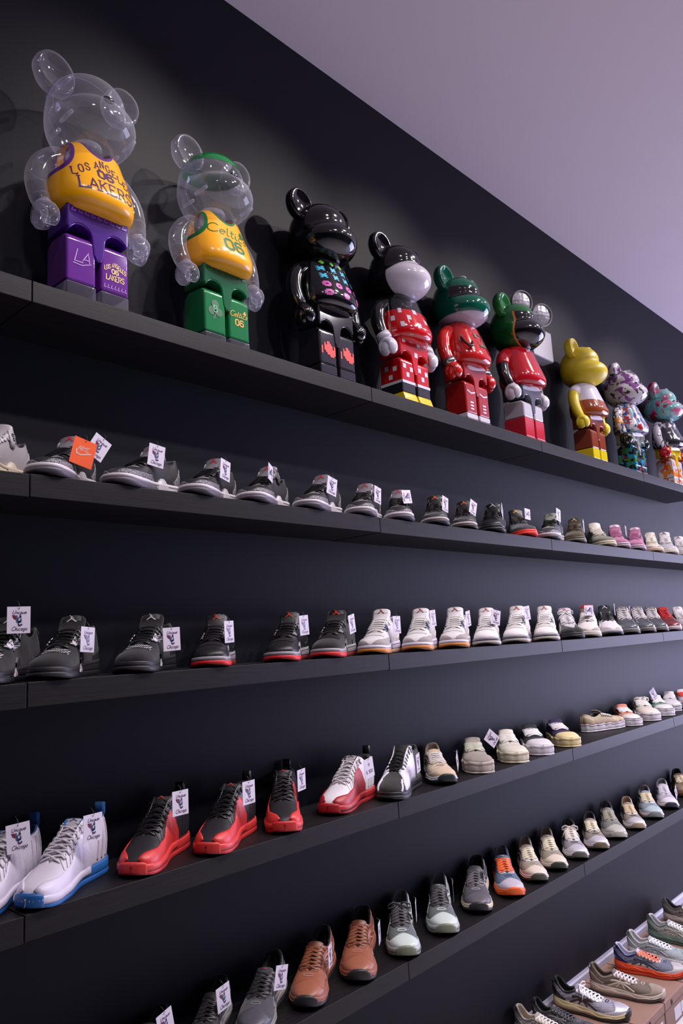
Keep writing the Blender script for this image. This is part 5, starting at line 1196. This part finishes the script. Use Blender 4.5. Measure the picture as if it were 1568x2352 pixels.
# ------------------------------------------------------------------ what stands where
# id: (colourway, board height index, label)
SHOES = {
    'b1': ('white3', 2, 'pale grey leather sneaker with blue heel sole at the left edge, second shelf'),
    'b2': ('cement3', 2, 'black and cement grey sneaker wearing both an orange and a white tag'),
    'b3': ('cement3', 2, 'black and cement grey sneaker seen most from the side, third on the second shelf'),
    'b4': ('cement3', 2, 'black and cement grey sneaker, fourth from the left on the second shelf'),
    'b5': ('cement3', 2, 'black and cement grey sneaker whose tag lies flat over its laces'),
    'b6': ('cement3', 2, 'black and cement grey sneaker, sixth from the left on the second shelf'),
    'b7': ('cement3', 2, 'black and cement grey sneaker just left of a joint in the second shelf'),
    'b8': ('cement3', 2, 'last black and cement grey sneaker before the ones with orange emblems'),
    'b9': ('fear3', 2, 'charcoal sneaker with orange emblem, left one of the two orange emblem sneakers'),
    'b10': ('fear3', 2, 'charcoal sneaker with orange emblem, right one of the two, beside the all black sneaker'),
    'b11': ('black3', 2, 'all black sneaker on the second shelf'),
    'b12': ('infra', 2, 'dark grey sneaker with bright red toe sole on the second shelf'),
    'b13': ('green3', 2, 'grey sneaker with green jumper emblem on a pale tongue'),
    'b14': ('olive5', 2, 'dark olive suede sneaker on the second shelf'),
    'b15': ('olive4', 2, 'grey olive suede sneaker with cream laces, turned sideways beside a pink one'),
    'b16': ('mauve4', 2, 'mauve pink sneaker beside the grey olive sneaker'),
    'b17': ('mauve4', 2, 'mauve pink sneaker beside the cream sneaker'),
    'b18': ('cream3', 2, 'cream leather sneaker between the mauve pink and the pale grey sneakers'),
    'b19': ('white5', 2, 'pale grey white sneaker right of the cream sneaker on the second shelf'),
    'b20': ('white5', 2, 'white sneaker cut off at the right edge of the second shelf'),
    'c1': ('cat4', 3, 'big black sneaker with white netting, cut off at the left of the third shelf'),
    'c2': ('cat4', 3, 'black suede sneaker with white cage toe netting, second on the third shelf'),
    'c3': ('cat4', 3, 'black suede sneaker with white cage toe netting, beside the first red soled sneaker'),
    'c4': ('bredleather4', 3, 'black leather sneaker with red toe sole standing alone between two gaps'),
    'c5': ('bredleather4', 3, 'black leather sneaker with red toe sole, middle of the three red soled ones'),
    'c6': ('bredsuede4', 3, 'black suede sneaker with red toe sole beside the first gum soled sneaker'),
    'c7': ('navy4', 3, 'white sneaker with grey toe band and orange gum sole, first of the three'),
    'c8': ('navy4', 3, 'white sneaker with grey toe band and orange gum sole, middle of the three'),
    'c9': ('navy4', 3, 'white sneaker with grey toe band and orange gum sole, last of the three'),
    'c10': ('white4', 3, 'white sneaker with black rimmed sole, right after the gum soled sneakers'),
    'c11': ('white4', 3, 'white sneaker with black rimmed sole, middle of the three'),
    'c12': ('white4', 3, 'white sneaker with black rimmed sole, beside the black toed white sneaker'),
    'c13': ('grape5', 3, 'white sneaker with black toe and black sole, turned right on the third shelf'),
    'c14': ('red7', 3, 'white and tan sneaker with a red tongue on the third shelf'),
    'c15': ('black7', 3, 'white leather sneaker with black tongue on the third shelf'),
    'c16': ('grey11', 3, 'grey sneaker with glossy patent toe band, first of the three grey ones'),
    'c17': ('grey11', 3, 'grey sneaker with glossy patent toe band, middle of the three grey ones'),
    'c18': ('grey11', 3, 'grey sneaker with glossy patent toe band, beside the bright red sneaker'),
    'c19': ('red11', 3, 'bright red sneaker near the right end of the third shelf'),
    'c20': ('white5', 3, 'pale grey sneaker cut off at the right edge of the third shelf'),
    'd1': ('white12', 4, 'white high top with blue sole, cut off at the left edge of the fourth shelf'),
    'd2': ('white12', 4, 'whole white leather high top with bright blue lining and blue sole'),
    'd3': ('flu12', 4, 'black and red high top beside the white and blue high top'),
    'd4': ('flu12', 4, 'black and red high top, middle of the three black and red ones'),
    'd5': ('flu12', 4, 'black and red high top beside the white and dark red high top'),
    'd6': ('cherry12', 4, 'white and dark red high top with a handwritten price tag'),
    'd7': ('black14', 4, 'black high top with white side panels and claw shapes at the toe'),
    'd8': ('beige_runner', 4, 'beige suede and white running sneaker with broad white laces'),
    'd9': ('grey_wavy', 4, 'grey brown chunky sneaker with rippled sole and greenish laces'),
    'd10': ('cream_wavy', 4, 'cream leather chunky sneaker with rippled sole'),
    'd11': ('black_wavy', 4, 'black canvas sneaker with white rubber toe and wide white laces'),
    'd12': ('purple_wavy', 4, 'dark purple canvas sneaker with rippled yellow cream sole'),
    'd13': ('beige_wavy', 4, 'beige canvas sneaker with red foxing line, turned sideways'),
    'd14': ('peach_wavy', 4, 'peach canvas sneaker with white laces and sole'),
    'd15': ('white_wavy', 4, 'cream white chunky sneaker with folded tongue near the shelf end'),
    'd16': ('green_wavy', 4, 'white and green canvas sneaker with dark foxing line'),
    'd17': ('plain_wavy', 4, 'plain white sneaker between the green one and the red laced one'),
    'd18': ('red_wavy', 4, 'white sneaker with bright red laces, cut off at the right edge'),
    'e1': ('black_runner', 5, 'black running sneaker of which only the ankle shows at the bottom edge, leftmost'),
    'e2': ('black_runner', 5, 'black running sneaker with grey letter on its side, cut off by the bottom edge'),
    'e3': ('grey_runner', 5, 'dark grey running sneaker with slate toe panels beside the brown one'),
    'e4': ('brown_runner', 5, 'rust brown leather running sneaker, the lower left of the two brown ones'),
    'e5': ('brown_runner', 5, 'rust brown leather running sneaker, the upper right of the two brown ones'),
    'e6': ('mint_runner', 5, 'pale mint and grey mesh runner with a lace bow hanging at its side'),
    'e7': ('mint_runner', 5, 'pale mint and grey mesh runner beside the plain steel grey runner'),
    'e8': ('steel_runner', 5, 'steel grey runner with cream midsole left of the orange soled runner'),
    'e9': ('orange_runner', 5, 'blue mesh runner with bright orange laces and orange sole on the fifth shelf'),
    'e10': ('cream_runner', 5, 'cream and silver runner right beside the orange laced runner'),
    'e11': ('cream_runner2', 5, 'cream runner with dark green toe rubber, second after the orange laced one'),
    'e12': ('silver_runner', 5, 'silver white runner with pale laces tied in a loop'),
    'e13': ('silver_runner2', 5, 'silver runner with tan toe rubber and dark lining'),
    'e14': ('stone_runner', 5, 'all stone grey runner on the fifth shelf'),
    'e15': ('sand_runner', 5, 'silver runner with sand coloured lining and laces'),
    'e16': ('blue_runner', 5, 'pale blue grey runner with cream laces on the fifth shelf'),
    'e17': ('white_runner', 5, 'white lilac runner with navy toe rubber'),
    'e18': ('tan_runner', 5, 'tan brown sneaker cut off at the right edge of the fifth shelf'),
    'f1': ('ice_runner', 6, 'pale blue runner of which only the heel shows at the bottom edge'),
    'f3': ('silvercream_runner', 6, 'cream and silver runner at the bottom edge on the shoe boxes'),
    'f4': ('silverblack_runner', 6, 'silver mesh runner with black lining and loosely tied white laces'),
    'f5': ('grey_runner', 6, 'dark grey runner half hidden behind the cream and the silver runners'),
    'f6': ('taupe_runner', 6, 'taupe runner with criss cross side lines on a shoe box'),
    'f7': ('navy_runner', 6, 'grey mesh runner with navy heel, orange laces and orange sole on a box'),
    'f8': ('ice_runner', 6, 'ice blue mesh runner with white laces behind the orange soled one'),
    'f9': ('sage_runner', 6, 'pale stone runner with sage green heel on the boxes'),
    'f10': ('ash_runner', 6, 'ash brown runner with white laces near the right edge on the boxes'),
}
# pixel boxes measured in the photograph are turned into positions offline; here only metres
# measured positions in metres: x, y, heading, size factor
PLACE = {
    'b1': (-0.0443, 0.1092, -2.4728, 0.9849),
    'b2': (0.1362, 0.1091, -2.465, 0.9825),
    'b3': (0.349, 0.088, -2.7308, 1.0018),
    'b4': (0.5711, 0.0909, -2.6504, 0.9658),
    'b5': (0.7851, 0.0963, -2.6681, 1.0096),
    'b6': (1.0149, 0.086, -2.7389, 0.9984),
    'b7': (1.2567, 0.096, -2.6469, 0.9992),
    'b8': (1.467, 0.1036, -2.5659, 1.0091),
    'b9': (1.6906, 0.098, -2.6257, 0.9997),
    'b10': (1.9046, 0.1044, -2.6692, 0.9992),
    'b11': (2.1008, 0.0883, -2.7418, 1.0332),
    'b12': (2.3653, 0.1126, -2.4786, 1.0375),
    'b13': (2.5929, 0.0739, -2.8624, 1.0016),
    'b14': (2.8633, 0.0792, -2.7907, 0.9956),
    'b15': (3.2101, 0.1132, -2.4952, 1.0509),
    'b16': (3.4039, 0.0937, -2.6963, 1.0485),
    'b17': (3.6243, 0.0761, -2.8456, 1.0295),
    'b18': (3.8835, 0.082, -2.733, 0.9559),
    'b19': (4.1421, 0.0896, -2.7752, 1.0934),
    'b20': (4.3967, 0.0881, -2.7175, 1.015),
    'c1': (-0.0082, 0.1121, -2.4371, 1.005),
    'c2': (0.147, 0.1121, -2.4372, 1.0052),
    'c3': (0.3691, 0.1084, -2.4964, 1.0111),
    'c4': (0.5951, 0.1117, -2.4151, 0.9891),
    'c5': (0.8645, 0.1016, -2.5777, 1.0075),
    'c6': (1.0666, 0.0948, -2.671, 1.0333),
    'c7': (1.2982, 0.0965, -2.7268, 1.0414),
    'c8': (1.5319, 0.0956, -2.6809, 1.0526),
    'c9': (1.7642, 0.098, -2.6781, 1.0719),
    'c10': (1.9885, 0.0945, -2.6848, 1.0446),
    'c11': (2.2259, 0.0901, -2.7623, 1.0861),
    'c12': (2.491, 0.0946, -2.7189, 1.0808),
    'c13': (2.7288, 0.104, -2.5622, 1.0155),
    'c14': (2.9367, 0.097, -2.756, 1.0975),
    'c15': (3.2096, 0.1155, -2.65, 1.0932),
    'c16': (3.4207, 0.1085, -2.6361, 1.0747),
    'c17': (3.6415, 0.113, -2.5943, 1.0808),
    'c18': (3.8341, 0.1073, -2.6281, 1.051),
    'c19': (4.016, 0.0997, -2.5751, 1.0212),
    'c20': (4.3026, 0.1112, -2.5771, 1.0047),
    'd1': (0.0011, 0.1305, -2.5274, 0.9729),
    'd2': (0.1366, 0.0943, -2.6217, 0.9869),
    'd3': (0.3893, 0.1095, -2.594, 1.0096),
    'd4': (0.6018, 0.0928, -2.6527, 0.9952),
    'd5': (0.8344, 0.1142, -2.3884, 0.9877),
    'd6': (1.0989, 0.103, -2.8592, 1.0182),
    'd7': (1.3401, 0.0811, -2.7856, 1.0217),
    'd8': (1.5993, 0.1125, -2.3608, 0.9752),
    'd9': (1.8601, 0.1177, -2.4878, 1.053),
    'd10': (2.1148, 0.1165, -2.484, 1.0607),
    'd11': (2.3183, 0.1156, -2.451, 1.038),
    'd12': (2.5609, 0.1147, -2.3984, 1.0022),
    'd13': (3.0697, 0.1397, -0.2679, 0.9797),
    'd14': (3.3344, 0.1292, -2.4902, 0.9466),
    'd15': (3.582, 0.1263, -2.5909, 1.0817),
    'd16': (3.8192, 0.1318, -2.5668, 0.997),
    'd17': (4.059, 0.1525, -2.7784, 1.0036),
    'd18': (4.2284, 0.1223, -2.4637, 0.9919),
    'e1': (0.3692, 0.1421, -2.5161, 0.832),
    'e2': (0.5561, 0.1319, -2.4806, 0.8977),
    'e3': (0.724, 0.1132, -2.5608, 0.9936),
    'e4': (0.9263, 0.116, -2.5767, 1.0408),
    'e5': (1.1288, 0.116, -2.5024, 1.0645),
    'e6': (1.3374, 0.1137, -2.449, 1.0361),
    'e7': (1.5618, 0.1153, -2.481, 1.0512),
    'e8': (1.8079, 0.1249, -2.5938, 1.07),
    'e9': (2.0054, 0.1162, -2.4718, 1.034),
    'e10': (2.2055, 0.1212, -2.4663, 0.9836),
    'e11': (2.3878, 0.1229, -2.5081, 0.9854),
    'e12': (2.5761, 0.1136, -2.5516, 0.9831),
    'e13': (2.758, 0.0991, -2.5646, 0.9774),
    'e14': (2.9773, 0.1106, -2.572, 1.0307),
    'e15': (3.1756, 0.0905, -2.5855, 0.948),
    'e16': (3.4368, 0.1039, -2.6201, 1.0468),
    'e17': (3.6861, 0.1057, -2.6599, 0.9917),
    'e18': (4.0192, 0.1308, -2.6076, 1.0071),
    'f1': (1.8731, 0.1198, -0.7086, 0.932),
    'f3': (2.1692, 0.0855, -1.4604, 0.9138),
    'f4': (2.4703, 0.0505, -1.44, 1.031),
    'f5': (2.2714, 0.0696, -1.4631, 0.8713),
    'f6': (2.7084, -0.0054, -1.3221, 1.003),
    'f7': (2.9798, -0.0019, -1.3255, 1.0031),
    'f8': (3.151, 0.0068, -1.4183, 1.0028),
    'f9': (3.4089, 0.0093, -1.4779, 1.0002),
    'f10': (3.6854, 0.0327, -1.4888, 1.0019),
}
BPLACE = {
    'yellow_jersey': (0.202, 0.1028, 1.0105),
    'green_jersey': (0.6343, 0.1079, 0.9696),
    'pixel_black': (1.1172, 0.1033, 1.006),
    'dotted_dress': (1.5645, 0.1028, 1.01),
    'green_helmet': (2.0018, 0.1016, 1.0193),
    'green_hood': (2.4887, 0.0975, 1.0517),
    'yellow_figure': (3.2262, 0.1035, 1.0021),
    'purple_camo': (3.8062, 0.104, 0.999),
    'mint_camo': (4.4336, 0.1022, 1.0139),
}
TPLACE = [
    ('b2', 'orange', (0.15, 0.0384, 2.2038), 0.244, 0.0, 'orange tag with pale mark hanging on the second sneaker of the second shelf'),
    ('b2', 'logo', (0.2031, 0.0597, 2.2295), 0.559, 0.0, 'tilted white tag behind the orange tag on the second shelf'),
    ('b3', 'logo', (0.3644, 0.047, 2.2285), 0.14, 0.0, 'white tag on the sneaker seen from the side, second shelf'),
    ('b4', 'logo', (0.597, 0.0493, 2.2197), 0.14, 0.314, 'white tag on the fourth sneaker of the second shelf'),
    ('b5', 'logo', (0.7688, 0.0456, 2.2329), 1.658, 0.0, 'white tag lying flat over black laces on the second shelf'),
    ('b6', 'logo', (1.0375, 0.0441, 2.2209), 0.209, 0.087, 'white tag on the sixth sneaker of the second shelf'),
    ('b7', 'logo', (1.2844, 0.0554, 2.2192), 0.14, 0.209, 'white tag left of the joint in the second shelf'),
    ('b8', 'logo', (1.4498, 0.0529, 2.2293), 1.431, -0.262, 'white tag turned sideways right of the joint in the second shelf'),
    ('b9', 'logo', (1.7009, 0.058, 2.226), 0.175, 0.14, 'white tag on the left orange emblem sneaker'),
    ('b10', 'logo', (1.9112, 0.0652, 2.2323), 0.349, 0.0, 'white tag on the right orange emblem sneaker'),
    ('b11', 'logo', (2.12, 0.0522, 2.2319), 0.611, 0.436, 'white tag seen edge on at the all black sneaker'),
    ('b12', 'logo', (2.3911, 0.0799, 2.2475), 1.606, -0.349, 'white tag across the laces of the red toed dark sneaker'),
    ('b13', 'logo', (2.6036, 0.0329, 2.254), 0.175, 0.087, 'white tag beside the green jumper emblem'),
    ('b14', 'logo', (2.8811, 0.04, 2.2225), 0.14, 0.349, 'white tag on the dark olive sneaker'),
    ('b17', 'logo', (3.6104, 0.1211, 2.2563), 0.14, 0.262, 'white tag between the two mauve pink sneakers'),
    ('c1', 'logo', (0.0166, 0.0809, 1.8054), 0.0, -0.209, 'white tag at the left edge of the third shelf'),
    ('c2', 'logo', (0.1835, 0.0779, 1.7556), 0.07, 0.384, 'white tag on the second sneaker of the third shelf'),
    ('c3', 'logo', (0.4145, 0.0648, 1.7479), -0.035, -0.087, 'white tag on the third black sneaker with white netting'),
    ('c4', 'logo', (0.6014, 0.0592, 1.7613), -0.035, 0.349, 'white tag on the red soled sneaker that stands alone'),
    ('c5', 'logo', (0.8966, 0.0613, 1.7727), -0.07, 0.209, 'white tag on the middle red soled sneaker'),
    ('c6', 'logo', (1.1006, 0.0469, 1.7715), -0.175, 0.314, 'white tag on the red soled suede sneaker'),
    ('c7', 'logo', (1.3312, 0.0453, 1.7635), 0.0, 0.14, 'white tag on the first gum soled sneaker'),
    ('c8', 'logo', (1.5592, 0.0549, 1.7829), -0.07, 0.209, 'white tag on the middle gum soled sneaker'),
    ('c9', 'logo', (1.7937, 0.0555, 1.7775), -0.14, 0.244, 'white tag on the last gum soled sneaker'),
    ('c10', 'logo', (1.9767, 0.0433, 1.779), 0.209, -0.244, 'white tag on the first white sneaker with black rimmed sole'),
    ('c11', 'logo', (2.2489, 0.0509, 1.7941), -0.105, 0.0, 'white tag on the middle white sneaker with black rimmed sole'),
    ('c14', 'logo', (2.9108, 0.0743, 1.8012), 1.571, -0.349, 'white tag over the red tongue on the third shelf'),
    ('c15', 'logo', (3.2352, 0.0809, 1.8035), 0.0, 0.349, 'white tag beside the black tongued sneaker'),
    ('c17', 'logo', (3.6229, 0.1581, 1.7957), -0.07, 0.314, 'white tag between the first two grey glossy toed sneakers'),
    ('d1', 'logo', (0.0298, 0.0963, 1.3356), -0.07, -0.175, 'white tag on the high top at the left edge of the fourth shelf'),
    ('d2', 'logo', (0.179, 0.0467, 1.3314), 0.0, 0.105, 'white tag on the whole white and blue high top'),
    ('d3', 'logo', (0.4313, 0.0641, 1.3374), 0.0, 0.035, 'white tag on the first black and red high top'),
    ('d4', 'logo', (0.6396, 0.0437, 1.3281), 0.0, 0.14, 'white tag on the middle black and red high top'),
    ('d5', 'logo', (0.8722, 0.0778, 1.3204), 0.0, 0.314, 'white tag on the last black and red high top'),
    ('d6', 'price', (1.1324, 0.0379, 1.3167), -0.14, 0.087, 'handwritten price tag reading 15 and 300 dollars'),
    ('d7', 'logo', (1.3683, 0.0225, 1.2986), -0.07, 0.419, 'narrow looking white tag on the black and white clawed high top'),
    ('d8', 'logo', (1.6438, 0.0543, 1.2619), -0.454, 0.489, 'white tag seen edge on at the beige running sneaker'),
    ('d9', 'logo', (1.9061, 0.0659, 1.3085), -0.873, -0.349, 'tilted white tag above the grey brown chunky sneaker'),
    ('d16', 'logo', (3.7916, 0.1456, 1.3159), -0.524, -0.262, 'white tag between the cream white and the green sneaker'),
    ('e1', 'logo', (0.4053, 0.1058, 0.8243), -0.209, 0.14, 'white tag cut off by the bottom edge, leftmost on the fifth shelf'),
    ('e2', 'logo', (0.5819, 0.1036, 0.8229), -0.105, 0.14, 'white tag on the cut off black runner with grey letter'),
    ('e3', 'logo', (0.7567, 0.0731, 0.8201), 0.244, 0.105, 'white tag on the dark grey runner'),
    ('e4', 'logo', (0.9546, 0.0755, 0.8129), 0.07, 0.559, 'edge on white tag at the lower brown runner'),
    ('e5', 'logo', (1.1697, 0.0673, 0.8141), 0.035, 0.593, 'edge on white tag at the upper brown runner'),
    ('e6', 'logo', (1.3729, 0.0777, 0.8225), -0.07, 0.628, 'edge on white tag at the mint runner with the lace bow'),
    ('e7', 'logo', (1.595, 0.0816, 0.8256), -0.105, 0.628, 'edge on white tag at the second mint runner'),
    ('e8', 'logo', (1.8316, 0.1007, 0.8309), -0.14, 0.628, 'edge on white tag at the steel grey runner'),
    ('e17', 'logo', (3.708, 0.0531, 0.792), -0.524, 0.175, 'white tag beside the white lilac runner'),
]
TILT = {'white tag lying flat over black laces on the second shelf': -35, 'white tag turned sideways right of the joint in the second shelf': -20, 'white tag across the laces of the red toed dark sneaker': -25}


# ------------------------------------------------------------------ shoes on the boards
GROUPS = {'cement3': 'black and cement grey sneakers on the second shelf', 'fear3': 'charcoal sneakers with orange emblems', 'mauve4': 'mauve pink sneakers on the second shelf', 'white5': 'pale grey sneakers at the right end', 'cat4': 'black sneakers with white netting on the third shelf', 'bredleather4': 'black leather sneakers with red toe soles', 'navy4': 'white sneakers with orange gum soles', 'white4': 'white sneakers with black rimmed soles', 'grey11': 'grey sneakers with glossy toe bands', 'white12': 'white and blue high tops', 'flu12': 'black and red high tops', 'brown_runner': 'rust brown runners', 'mint_runner': 'pale mint runners', 'black_runner': 'black runners at the bottom edge', 'ice_runner': 'ice blue runners on the shoe boxes', 'grey_runner': 'dark grey runners'}
FIRST = {}
for sid, (cw, s, label) in SHOES.items():
    kind, style, P = CW[cw]; P = dict(P)
    if s == 6: P['foot'] = 1
    if sid in ('c13', 'd15', 'e12', 'e6'): P['bow'] = True; key = cw + 'bow'
    else: key = cw
    if key in FIRST: r = dup(FIRST[key])
    else: r = shoe(kind, style, P); FIRST[key] = r
    x, y, yaw, sc = PLACE[sid]
    r.location = (x, y, TOPS[s] + .0012); r.rotation_euler = (0, 0, yaw); r.scale = (sc, sc, sc)
    r['label'] = label; r['category'] = 'sneaker'
    if 'group' in r: del r['group']
    if cw in GROUPS: r['group'] = GROUPS[cw]

BL = {'yellow_jersey': 'big see-through bear figure in a yellow jersey with purple shorts, leftmost on the top shelf',
      'green_jersey': 'see-through bear figure with green headband, yellow jersey and green shorts',
      'pixel_black': 'glossy black bear figure with rows of coloured pixel shapes on its chest',
      'dotted_dress': 'black bear figure with white muzzle, red dress with white spots and yellow feet',
      'green_helmet': 'bear figure with teal green helmet, dark visor and red suit with hose',
      'green_hood': 'bear figure with green hood, black face and shiny red body',
      'yellow_figure': 'matte yellow bear figure with white shirt and brown shorts',
      'purple_camo': 'bear figure in white and purple camouflage with black hands',
      'mint_camo': 'bear figure with mint and pink camouflage head, rightmost on the top shelf'}
for k_, r in bear_figures().items():
    x, y, sc = BPLACE[k_]; r.location = (x, y, TOPS[1] + .0012); r.scale = (sc, sc, sc); r['label'] = BL[k_]; r['category'] = 'figurine'; r['group'] = 'bear figures on the top shelf'


# ------------------------------------------------------------------ hanging tags
def price_tag(kind='logo'):
    root = bpy.data.objects.new('hang_tag', None); COL.objects.link(root); root.empty_display_size = .03
    w, h = .025, .030; cc = (206, 198, 212)
    if kind == 'orange': w, h, cc = .030, .034, (226, 84, 28)
    o = MB().box(-w, w, -.0004, .0004, -h, h).build('card', mm(('card', cc)), root, smooth=False)
    f = lambda u, v: (u, -.0009, v)
    MB().tube([(0, -.001, h * .84), (.001, -.004, h * .98), (0, .0, h * 1.25), (-.002, .006, h * 1.45)], .0006, 5).build('string', mm(('satin', (60, 56, 60))), root)
    Ink(f, .002).disc(0, h * .84, .0012, 10).build('punch_hole', mm(('satin', (20, 20, 22))), root)
    if kind == 'logo':
        i1 = Ink(f, .002); i1.text('Unique', .001, .0135, .0078, .0011, 1.15, shear=.3); i1.text('Chicago', .001, -.0235, .0085, .0011, 1.0, shear=.3); i1.build('script_print', mm(('satin', (84, 66, 96))), o)
        i2 = Ink(f, .002); i2.stroke([(-.0045, .0105), (-.0045, .000), (-.003, -.0045), (.0015, -.0052), (.0045, -.002), (.0045, .003)], .0036); i2.stroke(arc(.003, .001, .0052, 60, 300, 12), .003); i2.stroke([(-.001, -.0045), (-.0005, -.012)], .0028); i2.build('letter_print', mm(('satin', (70, 82, 112))), o)
        i3 = Ink(f, .002); i3.poly([(-.0145, .0115), (-.007, .0105), (-.006, .002), (-.0075, .0005), (-.012, .004)]); i3.build('red_wing', mm(('satin', (110, 34, 54))), o)
        i4 = Ink(f, .002); i4.stroke([(-.001, -.0115), (.003, -.0125), (.007, -.0095)], .0036); i4.stroke([(.003, .0115), (.0035, .006)], .0036); i4.build('shoe_print', mm(('satin', (66, 44, 84))), o)
    elif kind == 'orange':
        i1 = Ink(f, .003); i1.stroke([(-.019, .004), (-.017, -.006), (-.006, -.008), (.020, .003)], .0035); i1.text('NIKE', -.002, .003, .012, .0017, .80, shear=.3); i1.build('mark_print', mm(('satin', (206, 170, 160))), o)
    elif kind == 'price':
        i1 = Ink(f, .003); i1.text('15', 0, .006, .009, .0012, .9); i1.text('$ 300', 0, -.016, .010, .0014, .9); i1.build('handwriting', mm(('satin', (34, 30, 36))), o)
    return root


TFIRST = {}
for (sid, kind, loc, ry, rz, label) in TPLACE:
    r = dup(TFIRST[kind]) if kind in TFIRST else price_tag(kind)
    TFIRST.setdefault(kind, r); r.location = loc; r.rotation_euler = (math.radians(TILT.get(label, 0)), ry, rz); r['label'] = label; r['category'] = 'price tag'
    if 'group' in r: del r['group']
    if kind == 'logo': r['group'] = 'white hang tags on the sneakers'
